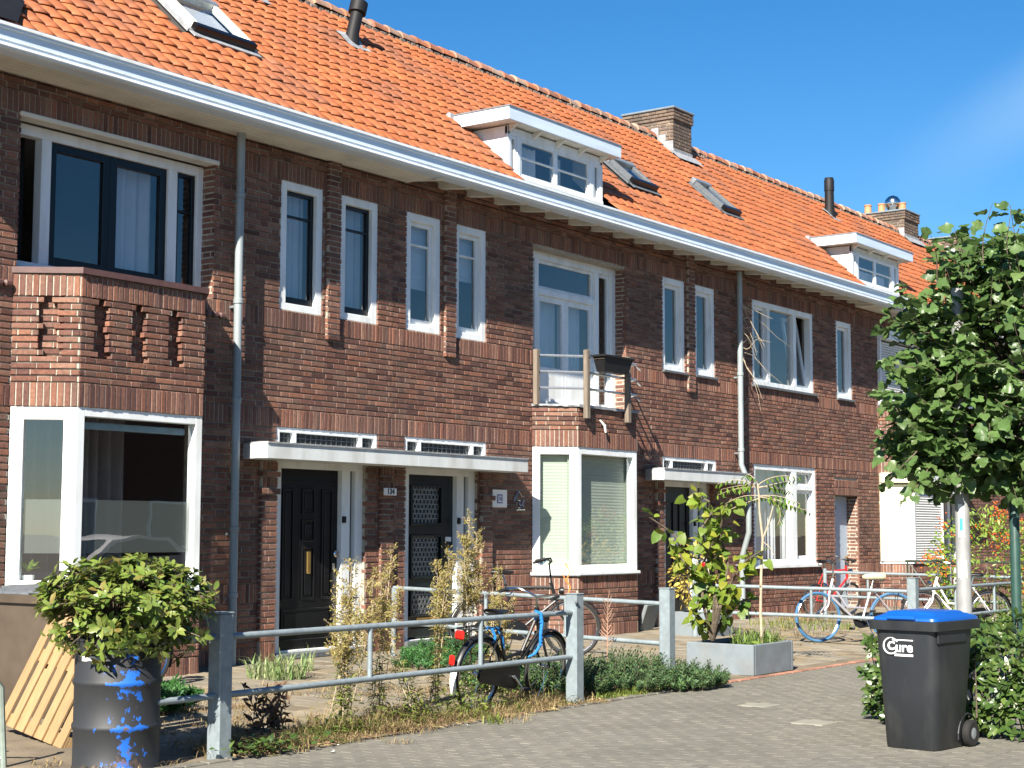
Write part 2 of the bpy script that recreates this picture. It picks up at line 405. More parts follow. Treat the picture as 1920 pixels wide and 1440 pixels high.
def tag(o, label=None, cat=None, group=None, kind=None):
    if label: o['label'] = label
    if cat: o['category'] = cat
    if group: o['group'] = group
    if kind: o['kind'] = kind
    return o
def thing(name, label, cat, loc=(0,0,0), group=None, M=None):
    o = bpy.data.objects.new(name, None); COL.objects.link(o)
    o.empty_display_size = 0.1
    M = M if M is not None else Matrix.Translation(Vector(loc))
    o.matrix_basis = M; WORLD[o.name] = M
    return tag(o, label, cat, group)
def stuff(o): o['kind'] = 'stuff'; return o
def frame_of(origin, u, n):
    """local x along u, local y along -n (into the wall), z up"""
    u = Vector(u).normalized(); n = Vector(n).normalized(); M = Matrix.Identity(4)
    for i in range(3): M[i][0] = u[i]; M[i][1] = -n[i]; M[i][2] = (0,0,1)[i]; M[i][3] = origin[i]
    return M

def join_pieces(pieces):
    """pieces: list of (verts ndarray, faces list, 4x4 Matrix) -> MB"""
    b = MB()
    for vs, fs, M in pieces:
        R = np.array(M.to_3x3()); t = np.array(M.translation)
        w = vs @ R.T + t
        o = len(b.v); b.v.extend(map(tuple, w.tolist())); b.f.extend([[o+i for i in f] for f in fs]); b.m.extend([0]*len(fs))
    return b

def scatter(parent, name, rest_name, items, material, nmax=300, smooth=False, rest_kind='stuff'):
    """items: (score, mb, key, Matrix). The best scores become single objects with shared meshes, the rest ONE stuff part."""
    items = sorted(items, key=lambda t: -t[0])
    cache = {}
    for sc, mb, key, M in items[:nmax]:
        if key not in cache: cache[key] = mb.mesh(name, material, smooth)
        link(name, cache[key], parent, M)
    rest = items[nmax:]
    if rest:
        arr = {}
        P = []
        for sc, mb, key, M in rest:
            if key not in arr: arr[key] = (np.array(mb.v), mb.f)
            P.append((arr[key][0], arr[key][1], M))
        stuff(join_pieces(P).build(rest_name, material, parent, smooth))

def score(p, area):
    x, y, z = pix(p)
    if x < -15 or x > 1935 or y < -15 or y > 1455: return -1.0/(z+1)
    return area/(z*z)

# ================================================================== LARGE STRUCTURE: the terrace
D = 13.0                      # the facade plane is Y = 13, the street runs along X
GZ = 0.14                     # ground level at the facade
FACADE = frame_of((0, D, 0), (1, 0, 0), (0, -1, 0))
hA = thing('terraced_house', 'brick house with black front door 134 and a slotted brick bay parapet', 'house', (11.6, D, GZ), 'terraced houses in the brick row')
hB = thing('terraced_house', 'brick house with dark green glazed door 132 and a wooden-post balcony on its bay', 'house', (18.4, D, GZ), 'terraced houses in the brick row')
hC = thing('terraced_house', 'flat-fronted brick house with a pale shed door, left of the shuttered bay', 'house', (26.0, D, GZ), 'terraced houses in the brick row')
hD = thing('terraced_house', 'brick house at the far end with closed roller shutters, partly behind the leafy tree', 'house', (35.5, D, GZ), 'terraced houses in the brick row')
HX = {hA.name: (7.6, 15.32), hB.name: (15.32, 21.6), hC.name: (21.6, 30.47), hD.name: (30.47, 43.0)}

# ---------------------------------------------------------------- bricks
BV = {}
def brick_mb(L, h, depth, seed):
    r = random.Random(seed); b = MB(); c = 0.004
    pr = r.uniform(-0.003, 0.001)
    j = lambda a: r.uniform(-a, a)
    outer = [(0,0),(L,0),(L,h),(0,h)]
    F = [(x + (c if x == 0 else -c) + j(.0015), pr-0.002 + j(.0014), z + (c if z == 0 else -c) + j(.0013)) for x, z in outer]
    E = [(x + j(.001), pr+0.003, z + j(.001)) for x, z in outer]
    B = [(x, depth, z) for x, z in outer]
    b.add(F+E+B, [(0,1,2,3)] + [((i+1)%4, i, 4+i, 4+(i+1)%4) for i in range(4)] + [(4+(i+1)%4, 4+i, 8+i, 8+(i+1)%4) for i in range(4)])
    return b
def clip1(s0, s1, z0, z1, holes):
    segs = [(s0, s1)]
    for a0, a1, c0, c1 in holes:
        ov = min(z1, c1)-max(z0, c0)
        if ov < 0.45*(z1-z0): continue
        new = []
        for p, q in segs:
            if a1 <= p or a0 >= q: new.append((p, q)); continue
            if a0 > p: new.append((p, a0))
            if a1 < q: new.append((a1, q))
        segs = new
    return segs
def layout(M, s0, s1, bands, holes, items, strips, depth=0.06, skip=None, seed=1):
    """bands (kind, z0, z1, rows).  Adds brick items; strips gets the flush perpend mortar behind each course"""
    r = random.Random(seed)
    def put(a, b, z, h, vertical=False):
        for p, q in clip1(a, b, z, z+h, holes):
            p2, q2 = max(p, s0), min(q, s1)
            if q2-p2 < 0.018: continue
            if skip and skip(p2, q2, z, z+h): continue
            L = q2-p2
            v = r.randrange(7)
            key = (round(L, 3), round(h, 4), depth, v)
            if abs(L-(b-a)) > 1e-4: key = (round(L, 2), round(h, 4), depth, v)
            if key not in BV: BV[key] = brick_mb(key[0], h, depth, hash(key) & 0xffff)
            T = M @ Matrix.Translation((p2, r.gauss(0, .0008), z + r.uniform(-.0012, .0012)))
            c = M @ Vector((p2+L/2, 0, z+h/2))
            items.append((score(c, L*h), BV[key], key, T))
    for kind, z0, z1, rows in bands:
        if kind == 'soldier':
            p = 0.0655; h = z1-z0-0.012
            k0 = math.floor(s0/p)
            for k in range(k0, int(s1/p)+2):
                a = k*p; put(a, a+p-0.011, z0, h)
            for a, b in clip1(s0, s1, z0, z0+h, holes): strips.append((M, a, b, z0, z0+h))
        else:
            pit = (z1-z0)/rows
            for i in range(rows):
                z = z0+i*pit; h = pit-0.0155
                off = (0.0, 0.1925)[i % 2] + r.uniform(-.012, .012)
                k0 = math.floor((s0-off)/0.385)-1
                a = off+k0*0.385
                while a < s1:
                    st = 0.2525 + r.uniform(-.004, .004)
                    put(a, a+st-0.011, z, h)
                    put(a+st, a+0.385-0.011, z, h)
                    a += 0.385
                for a, b in clip1(s0, s1, z, z+h, holes): strips.append((M, a, b, z, z+h))
def sheet(b, M, s0, s1, z0, z1, holes, y, back=None):
    xs = sorted({s0, s1} | {v for h in holes for v in h[:2] if s0 < v < s1}); zs = sorted({z0, z1} | {v for h in holes for v in h[2:] if z0 < v < z1})
    W = lambda x, yy, z: tuple(M @ Vector((x, yy, z)))
    for i in range(len(xs)-1):
        for k in range(len(zs)-1):
            cx, cz = (xs[i]+xs[i+1])/2, (zs[k]+zs[k+1])/2
            if any(h[0] < cx < h[1] and h[2] < cz < h[3] for h in holes): continue
            b.quad(W(xs[i],y,zs[k]), W(xs[i+1],y,zs[k]), W(xs[i+1],y,zs[k+1]), W(xs[i],y,zs[k+1]))
    if back:
        for a0, a1, c0, c1 in holes:
            b.quad(W(a0,y,c0), W(a0,back,c0), W(a0,back,c1), W(a0,y,c1)); b.quad(W(a1,y,c0), W(a1,y,c1), W(a1,back,c1), W(a1,back,c0))
            b.quad(W(a0,y,c1), W(a1,y,c1), W(a1,back,c1), W(a0,back,c1)); b.quad(W(a0,y,c0), W(a0,back,c0), W(a1,back,c0), W(a1,y,c0))
def strip_mesh(b, strips, y=0.0042):
    for M, a, c, z0, z1 in strips:
        if c-a < .01: continue
        W = lambda x, yy, z: tuple(M @ Vector((x, yy, z)))
        b.quad(W(a,y,z0), W(c,y,z0), W(c,y,z1), W(a,y,z1)); b.quad(W(a,y,z1), W(c,y,z1), W(c,.02,z1), W(a,.03,z1)); b.quad(W(a,.03,z0), W(c,.03,z0), W(c,y,z0), W(a,y,z0))

BANDS = [('soldier', .10, .31, 0), ('fl', .31, .80, 7), ('soldier', .80, 1.02, 0), ('fl', 1.02, 2.80, 26), ('soldier', 2.80, 3.02, 0),
         ('fl', 3.02, 3.95, 14), ('soldier', 3.95, 4.17, 0), ('fl', 4.17, 5.70, 23), ('soldier', 5.70, 5.92, 0), ('fl', 5.92, 6.19, 4)]
OPEN = {
 hA.name: [(9.66,12.26,4.17,5.70), (9.63,12.10,.0,4.17), (13.30,14.03,4.17,5.70), (14.33,15.04,4.17,5.70), (13.29,15.07,2.58,2.80), (13.30,14.86,.0,2.42)],
 hB.name: [(15.59,16.30,4.17,5.70), (16.61,17.30,4.17,5.70), (15.59,17.32,2.58,2.80), (15.61,17.13,.0,2.42), (18.38,20.81,.0,3.41), (18.40,20.88,3.41,5.66)],
 hC.name: [(22.0,22.72,4.17,5.70), (23.03,23.73,4.17,5.70), (21.97,23.74,2.58,2.80), (22.0,23.50,.0,2.42), (25.08,27.55,4.17,5.70), (28.56,29.29,4.17,5.70),
           (25.07,27.58,1.02,2.80), (28.38,29.46,.0,2.32)],
 hD.name: [(30.52,32.92,4.17,5.70), (30.50,32.95,.0,4.17), (33.35,34.95,.0,2.42), (34.3,35.0,4.17,5.7), (35.3,36.0,4.17,5.7)],
}
PANELS = {hC.name: [(28.38,29.46,2.32,2.62)]}
BRICKS = {h.name: [] for h in (hA, hB, hC, hD)}
STRIPS = {h.name: [] for h in (hA, hB, hC, hD)}
MORTAR = {h.name: MB() for h in (hA, hB, hC, hD)}
def pillar(h, x0, x1, z0, z1, proud=0.042):
    M = frame_of((0, D-proud, 0), (1,0,0), (0,-1,0))
    rows = round((z1-z0)/0.0665)
    layout(M, x0, x1, [('fl', z0, z1, rows)], [], BRICKS[h.name], STRIPS[h.name], depth=0.07, seed=int(x0*10))
    MORTAR[h.name].box(x0+.004, x1-.004, D-proud+.010, D+.01, z0+.002, z1)
for k, h in enumerate((hA, hB, hC, hD)):
    x0, x1 = HX[h.name]
    holes = OPEN[h.name] + PANELS.get(h.name, [])
    layout(FACADE, x0, x1, BANDS, holes, BRICKS[h.name], STRIPS[h.name], seed=11+k)
    sheet(MORTAR[h.name], FACADE, x0, x1, -0.1, 6.25, OPEN[h.name], 0.020, 0.24)
layout(FACADE, 28.38, 29.46, [('soldier', 2.32, 2.47, 0), ('soldier', 2.47, 2.62, 0)], [], BRICKS[hC.name], STRIPS[hC.name], seed=5)
for h, a, b in ((hA, 14.08, 14.30), (hB, 16.36, 16.58), (hC, 22.76, 22.99)):
    pillar(h, a, b, 3.89, 6.17)
for h, a, b in ((hA, 13.02, 13.27), (hB, 15.10, 15.33), (hB, 17.16, 17.40), (hC, 21.72, 21.96), (hC, 23.54, 23.78)):     # door pilasters
    M = frame_of((0, D-.045, 0), (1,0,0), (0,-1,0))
    layout(M, a, b, [('soldier', .14, .36, 0), ('fl', .36, 2.02, 24), ('soldier', 2.10, 2.22, 0), ('soldier', 2.29, 2.40, 0)], [], BRICKS[h.name], STRIPS[h.name], depth=.06, seed=3)
    M2 = frame_of((0, D-.075, 0), (1,0,0), (0,-1,0))
    layout(M2, a-.02, b+.02, [('fl', 2.02, 2.10, 1), ('fl', 2.22, 2.29, 1)], [], BRICKS[h.name], STRIPS[h.name], depth=.09, seed=4)
    MORTAR[h.name].box(a+.004, b-.004, D-.033, D+.01, .14, 2.40)
# brick jambs of the recessed openings
def jamb(h, x, z0, z1, face, depth=0.22, seed=2):
    M = frame_of((x, D, 0), (0, 1, 0), (-1, 0, 0)) if face < 0 else frame_of((x, D+depth, 0), (0, -1, 0), (1, 0, 0))
    layout(M, 0.0, depth, [('fl', z0, z1, round((z1-z0)/0.0666))], [], BRICKS[h.name], STRIPS[h.name], depth=0.03, seed=seed)
jamb(hA, 12.26, 4.17, 5.70, -1); jamb(hB, 20.88, 3.41, 5.66, -1); jamb(hC, 29.46, .14, 2.32, -1, 0.30)

# ---------------------------------------------------------------- windows
def frame_boxes(b, s0, s1, z0, z1, w, y0, y1, wb=None, wt=None):
    wb = w if wb is None else wb; wt = w if wt is None else wt
    b.bbox(s0, s0+w, y0, y1, z0, z1, .004); b.bbox(s1-w, s1, y0, y1, z0, z1, .004)
    b.bbox(s0+w-.001, s1-w+.001, y0+.001, y1, z0, z0+wb, .004); b.bbox(s0+w-.001, s1-w+.001, y0+.001, y1, z1-wt, z1, .004)
def sash(win, M, s0, s1, z0, z1, y, m, w=.05, bars=(), vbars=(), glass='glass', wb=None, d=.05):
    b = MB()
    frame_boxes(b, s0, s1, z0, z1, w, y, y+d, wb)
    for z in bars: b.bbox(s0+w-.001, s1-w+.001, y+.004, y+d-.004, z-.014, z+.014, .003)
    for x in vbars: b.bbox(x-.012, x+.012, y+.006, y+d-.006, z0+w-.001, z1-w+.001, .003)
    b.xf(M).build('sash', m, win)
    pane(win, M, s0+w-.004, s1-w+.004, z0+w-.004, z1-w+.004, y+d*.55, glass)
def pane(win, M, s0, s1, z0, z1, y, glass='glass'):
    W = lambda x, z: tuple(M @ Vector((x, y, z)))
    MB().quad(W(s0,z0), W(s1,z0), W(s1,z1), W(s0,z1)).build('pane', MT[glass], win)
def window(h, M, s0, s1, z0, z1, y0=.02, w=.085, posts=(), rails=(), wb=None, depth=.11, m=None, label=None, wt=None):
    b = MB(); frame_boxes(b, s0, s1, z0, z1, w, y0, y0+depth, wb, wt)
    for x, pw in posts: b.bbox(x-pw/2, x+pw/2, y0+.002, y0+depth, z0+(wb or w)-.001, z1-(wt or w)+.001, .004)
    for a, c, z, rw in rails: b.bbox(a, c, y0+.003, y0+depth, z-rw/2, z+rw/2, .004)
    o = b.xf(M).build('window', m or MT['white'], h)
    if label: o['label'] = label
    return o
def sill(win, M, s0, s1, z, m, out=.05, t=.04):
    b = MB(); b.bbox(s0, s1, -out, .03, z-t, z, .006); b.xf(M).build('sill', m, win)
def curtain(M, s0, s1, z0, z1, y, m, label, wave=.11, amp=.022, seed=0, cat='curtain', name='curtain'):
    r = random.Random(seed); n = max(8, int((s1-s0)/0.014)); b = MB(); ph = r.uniform(0, 6)
    P = []
    for i in range(n+1):
        s = s0+(s1-s0)*i/n
        P.append((s, y+amp*math.sin(2*math.pi*s/wave+ph)+amp*.5*math.sin(2*math.pi*s/(wave*2.7)+ph*2)))
    for z in (z0, z1): b.v.extend([tuple(M @ Vector((s, yy+(z-z0)*.002, z))) for s, yy in P])
    b.f = [[i, i+1, n+2+i, n+1+i] for i in range(n)]; b.m = [0]*n
    o = b.build(name, m, None, 'all'); tag(o, label, cat)
    return o
def blind(M, s0, s1, z0, z1, y, m, label, pitch=.022, name='blind'):
    n = int((z1-z0)/pitch); b = MB()
    for i in range(n+1):
        z = z0+(z1-z0)*i/n; yy = y+(0 if i % 2 else .0035)
        b.v.extend([tuple(M @ Vector((s, yy, z))) for s in (s0, s1)])
    b.f = [[2*i, 2*i+1, 2*i+3, 2*i+2] for i in range(n)]; b.m = [0]*n
    return tag(b.build(name, m), label, 'blind')

Wt, Bk = MT['white'], MT['black']
# --- house A, upper big window over the bay (set back, three lights)
w = window(hA, FACADE, 9.50, 12.28, 4.17, 5.66, y0=.20, w=.11, posts=((10.13,.12),(11.82,.13)), depth=.12, wb=.10)
MB().bbox(9.64, 12.30, -.03, .16, 5.665, 5.715, .01).xf(FACADE).build('lintel_board', MT['soffit'], hA)
sash(w, FACADE, 10.19, 10.975, 4.27, 5.55, .235, Bk, .09, glass='glassup', wb=.10, d=.06)
sash(w, FACADE, 10.98, 11.755, 4.27, 5.55, .235, Bk, .09, glass='glassup', wb=.10, d=.06)
sash(w, FACADE, 11.885, 12.17, 4.27, 5.55, .235, Bk, .045, bars=(5.12,), glass='glassup')
MB().box(9.3, 10.08, .5, .52, 4.2, 5.6).xf(FACADE).build('shade_backing', MT['flue'], w)  # black sheet standing in for the unlit room behind the open left light
curtain(FACADE, 11.02, 11.70, 4.25, 5.56, .45, MT['curtain'], 'white curtain in the right half of the black double window above the left bay', .17, .03, 1)
# --- slim paired windows
for i, (a, c) in enumerate(((13.32,14.03),(14.345,15.04))):
    w = window(hA, FACADE, a, c, 4.17, 5.70, w=.10, wb=.085, depth=.13)
    sash(w, FACADE, a+.10, c-.10, 4.255, 5.60, .075, Bk, .045, bars=(5.30,), glass='glassup', wb=.085, d=.05)
    curtain(FACADE, a+.08, c-.08, 4.24, 5.60, .26, MT['curtain'], ('white curtain in the slim black-sashed window next to the left drainpipe', 'white curtain in the slim black-sashed window nearer the white-sashed pair')[i], .13, .018, 4+i)
for i, (a, c) in enumerate(((15.60,16.30),(16.61,17.30))):
    w = window(hB, FACADE, a, c, 4.17, 5.70, w=.10, wb=.085, depth=.13)
    sash(w, FACADE, a+.10, c-.10, 4.255, 5.60, .075, Wt, .055, bars=(5.30,), glass='glassup', wb=.08, d=.05)
    blind(FACADE, a+.08, c-.08, (4.75, 4.98)[i], 5.60, .20, MT['curtain'], ('pale pleated blind in the white-sashed slim window nearer door 134', 'pale pleated blind in the white-sashed slim window nearer the balcony')[i])
for a, c in ((22.0,22.72),(23.03,23.73),(28.56,29.29)):
    w = window(hC, FACADE, a, c, 4.19, 5.70, w=.10, wb=.08, depth=.13)
    sash(w, FACADE, a+.10, c-.10, 4.27, 5.60, .075, Wt, .06, glass='glassup', d=.05)
    sill(w, FACADE, a-.02, c+.03, 4.188, MT['sill'], .045, .04)
# --- balcony door unit, house B
w = window(hB, FACADE, 18.40, 20.88, 3.41, 5.66, y0=.19, w=.11, posts=((18.76,.10),(20.36,.11)), rails=((18.81,20.31,5.08,.09),), depth=.13, wb=.08, label='white balcony doors with a fanlight and narrow side lights')
sash(w, FACADE, 18.81, 20.305, 5.125, 5.55, .235, Wt, .045, glass='glassup')
sash(w, FACADE, 18.81, 19.555, 3.49, 5.035, .235, Wt, .085, glass='glassup', wb=.50)
sash(w, FACADE, 19.56, 20.305, 3.49, 5.035, .235, Wt, .085, glass='glassup', wb=.50)
sash(w, FACADE, 20.42, 20.765, 3.49, 5.55, .235, Wt, .05, glass='glassup')
sash(w, FACADE, 18.515, 18.705, 3.49, 5.55, .235, Wt, .03, glass='glassup')
curtain(FACADE, 18.84, 19.52, 4.0, 5.03, .42, MT['curtain'], 'pale curtain behind the left balcony door', .12, .02, 8)
curtain(FACADE, 19.64, 20.2, 4.0, 5.03, .42, MT['curtain'], 'pale curtain behind the right balcony door', .12, .02, 9)
# --- wide windows, house C
w = window(hC, FACADE, 25.08, 27.55, 4.19, 5.70, w=.10, posts=((25.74,.11),(26.80,.12)), wb=.085, depth=.13)
sash(w, FACADE, 25.18, 25.685, 4.275, 5.60, .075, Wt, .055, glass='glassup')
pane(w, FACADE, 25.79, 26.745, 4.27, 5.605, .09, 'glassup')
# right light tilted inwards at its top
Mt = FACADE @ Matrix.Translation((0, .09, 4.275)) @ Matrix.Rotation(math.radians(-9), 4, 'X') @ Matrix.Translation((0, -.09, -4.275))
sash(w, Mt, 26.86, 27.45, 4.275, 5.60, .09, Wt, .055, glass='glass')
sill(w, FACADE, 25.04, 27.62, 4.188, MT['sill'], .05, .045)
w = window(hC, FACADE, 25.07, 27.58, 1.02, 2.80, w=.10, posts=((26.70,.20),), wb=.10, depth=.13, rails=((26.79,27.5,2.42,.09),))
pane(w, FACADE, 25.16, 26.61, 1.11, 2.71, .09)
sash(w, FACADE, 26.80, 27.48, 1.12, 2.375, .075, Wt, .055); sash(w, FACADE, 26.80, 27.48, 2.465, 2.70, .075, Wt, .03)
sill(w, FACADE, 25.0, 27.65, 1.03, Wt, .06, .06)
curtain(FACADE, 25.14, 26.2, 1.1, 2.75, .35, MT['curtain'], 'thin white net curtain in the wide ground floor window', .10, .02, 12)
curtain(FACADE, 26.3, 26.66, 1.1, 2.75, .40, MT['curtain'], 'gathered white curtain beside the post of the wide ground floor window', .09, .03, 13)
curtain(FACADE, 26.85, 27.42, 1.1, 2.75, .38, MT['curtain'], 'white curtain in the narrow right light of the wide ground floor window', .14, .03, 14)

# ---------------------------------------------------------------- doors, transom lights and canopies
def transom(h, s0, s1, glass):
    w = window(h, FACADE, s0, s1, 2.585, 2.80, y0=.01, w=.05, posts=((s0+.30,.06),(s1-.30,.06)), wb=.035, wt=.06, depth=.10)
    for a, c in ((s0+.06, s0+.26), (s0+.34, s1-.34), (s1-.26, s1-.06)):
        pane(w, FACADE, a-.03, c+.03, 2.61, 2.75, .06, glass)
        b = MB()
        n = max(2, int((c-a)/.09))
        for i in range(1, n): b.box(a+(c-a)*i/n-.004, a+(c-a)*i/n+.004, .05, .058, 2.615, 2.745)
        b.box(a-.01, c+.01, .052, .060, 2.68, 2.688)
        b.xf(FACADE).build('leading', MT['sill'], w)
transom(hA, 13.30, 15.06, 'leaded'); transom(hB, 15.60, 17.31, 'leaded'); transom(hC, 21.98, 23.73, 'leaded')
def canopy(h, xa, xb, p=.44, z0=2.405, z1=2.575, ca=.10, cb=.10, sk=.11):
    sk = sk if ca > .01 else 0
    poly = [(xa, D+.01, z0), (xa-sk, D-p+ca, z0), (xa-sk+ca*.5, D-p, z0), (xb-cb, D-p, z0), (xb, D-p+cb, z0), (xb, D+.01, z0)]
    b = MB(); b.prism(poly, (0, 0, z1-z0)); o = b.build('canopy', MT['canopy'], h)
    MB().prism([(x, (y-.015 if y < D else y), z1-.004) for x, y, z in poly], (0, 0, .018)).build('flashing', MT['lead'], o)
canopy(hA, 12.76, 15.319, cb=.002); canopy(hB, 15.321, 17.76, ca=.002); canopy(hC, 21.44, 24.20, sk=.22)

def door_frame(h, s0, s1, x_leaf, z0=.20, z1=2.42, side=True):
    w = window(h, FACADE, s0, s1, z0, z1, y0=.06, w=.13 if side else .10, posts=((x_leaf,.15),) if side else (), wb=.03, wt=.09, depth=.12)
    w.name = 'door_frame'
    if side:
        pane(w, FACADE, x_leaf+.07, s1-.12, z0+.75, z1-.08, .13, 'leaded')
        MB().bbox(x_leaf+.07, s1-.12, .10, .15, z0+.68, z0+.75, .004).xf(FACADE).build('side_rail', Wt, w)
        MB().bbox(x_leaf+.07, s1-.12, .12, .15, z0+.02, z0+.68, .004).xf(FACADE).build('side_panel', MT['brick'], w)
        MB().bbox(x_leaf-.07, x_leaf-.02, .03, .08, 1.70, 1.78, .006).xf(FACADE).build('bell_box', MT['black'], w)
    return w
# 134: black panelled door
door_frame(hA, 13.31, 14.86, 14.56)
b = MB(); b.bbox(13.44, 14.485, .13, .175, .34, 2.33, .004)
door = b.xf(FACADE).build('door', Bk, hA)
for a, c, z0, z1 in ((13.53,13.72,.80,2.10), (13.86,14.08,.80,1.42), (13.86,14.08,1.48,1.74), (13.86,14.08,1.80,2.10), (14.20,14.39,.80,2.10), (13.53,14.39,.42,.70)):
    b = MB(); frame_boxes(b, a, c, z0, z1, .022, .112, .132); b.bbox(a+.05, c-.05, .118, .132, z0+.05, z1-.05, .008); b.xf(FACADE).build('panel', Bk, door)
MB().bbox(13.50, 14.44, .105, .13, 2.16, 2.18, .004).xf(FACADE).build('weather_bar', Bk, door)
MB().bbox(13.94, 14.00, .100, .128, 1.10, 1.36, .006).xf(FACADE).build('mail_slot', MT['brass'], door)
b = MB(); b.lathe([(.006,.055),(.012,.06),(.012,.075),(.035,.085),(.042,.10),(.03,.115)], (14.425, 0, 1.33), 12, 'y'); b.v = [(x, .19-y, z) for x, y, z in b.v]
b.xf(FACADE).build('door_knob', MT['chrome'], door, True)
MB().bbox(14.40, 14.435, .118, .13, 1.14, 1.22, .005).xf(FACADE).build('lock_plate', MT['chrome'], door)
MB().bbox(13.30, 14.86, -.06, .20, .13, .20, .01).xf(FACADE).build('door_step', MT['sill'], hA)
MB().bbox(13.43, 14.50, .10, .17, .20, .345, .006).xf(FACADE).build('kick_board', Bk, hA)
# 132: dark green door with three leaded lights
door_frame(hB, 15.62, 17.13, 16.82)
b = MB()
frame_boxes(b, 15.75, 16.745, .25, 2.33, .13, .13, .175); b.bbox(15.87, 16.62, .131, .175, 1.56, 1.68, .004); b.bbox(15.87, 16.62, .131, .175, .88, 1.00, .004); b.bbox(15.87, 16.62, .131, .175, .36, .52, .004); b.bbox(16.50, 16.62, .1315, .175, .5, 2.25, .004)
door = b.xf(FACADE).build('door', MT['darkdoor'], hB)
for z0, z1 in ((1.68, 2.20), (1.00, 1.56), (.52, .88)):
    b = MB(); frame_boxes(b, 15.86, 16.51, z0, z1, .03, .105, .135); b.xf(FACADE).build('glazing_bead', MT['darkdoor'], door)
    pane(door, FACADE, 15.88, 16.49, z0+.02, z1-.02, .15, 'leaded')
    b = MB(); n, r_ = 7, int((z1-z0)/.065)
    for i in range(n):
        for j in range(r_):
            cx, cz = 15.93+(i+.5*(j % 2))*.075, z0+.055+j*.062
            if cx < 16.47: b.tube([(cx+.032*math.cos(t), .143, cz+.032*math.sin(t)) for t in [k*math.pi/4 for k in range(8)]], .0042, 3, closed=True)
    stuff(b.xf(FACADE).build('leading', MT['zinc'], door))
b = MB(); b.lathe([(.07,0),(.07,.012),(.03,.02),(.03,.05),(.045,.06),(.03,.08)], (0,0,0), 16, 'y'); b.v = [(x+16.66, .13-y, z+1.30) for x, y, z in b.v]
b.xf(FACADE).build('door_knob', MT['chrome'], door, True)
MB().bbox(16.58, 16.70, .117, .13, 1.47, 1.53, .004).xf(FACADE).build('name_plate', MT['enamel'], door)
b = MB(); frame_boxes(b, 16.0, 16.40, .40, .50, .02, .112, .13); b.bbox(16.02, 16.38, .12, .13, .42, .48, .004); b.xf(FACADE).build('mail_slot', MT['brass'], door)
MB().bbox(15.61, 17.13, -.05, .20, .13, .225, .01).xf(FACADE).build('door_step', MT['sill'], hB)
# 130: black door in the shade, mostly behind the planted shrub
door_frame(hC, 22.02, 23.50, 23.12)
door = MB().bbox(22.15, 23.04, .13, .175, .25, 2.33, .004).xf(FACADE).build('door', Bk, hC)
for a, c in ((22.24,22.50),(22.68,22.94)):
    b = MB(); frame_boxes(b, a, c, .5, 2.1, .022, .112, .132); b.xf(FACADE).build('panel', Bk, door)
MB().bbox(22.40, 22.62, .10, .13, 1.25, 1.62, .006).xf(FACADE).build('notice', MT['enamel'], door)
MB().bbox(22.0, 23.5, -.05, .20, .13, .225, .01).xf(FACADE).build('door_step', MT['sill'], hC)
# pale shed door in its deep brick reveal
door = MB().bbox(28.38, 29.46, .24, .29, .15, 2.31, .004).xf(FACADE).build('door', mat('shed_door_paint', srgb(165, 180, 195), .5, var=.06, scale=2), hC)
door['label'] = 'plain pale blue shed door'
b = MB(); frame_boxes(b, 28.50, 28.95, 2.03, 2.12, .012, .232, .242); b.xf(FACADE).build('vent', MT['zinc'], door)
MB().bbox(29.33, 29.38, .19, .25, 1.02, 1.14, .01).xf(FACADE).build('handle', MT['brass'], door)
# house D door in the shade
door_frame(hD, 33.35, 34.95, 34.45)
MB().bbox(33.48, 34.38, .13, .175, .25, 2.33, .004).xf(FACADE).build('door', mat('red_brown_paint', (.10, .03, .02), .4), hD)
canopy(hD, 33.1, 35.4)

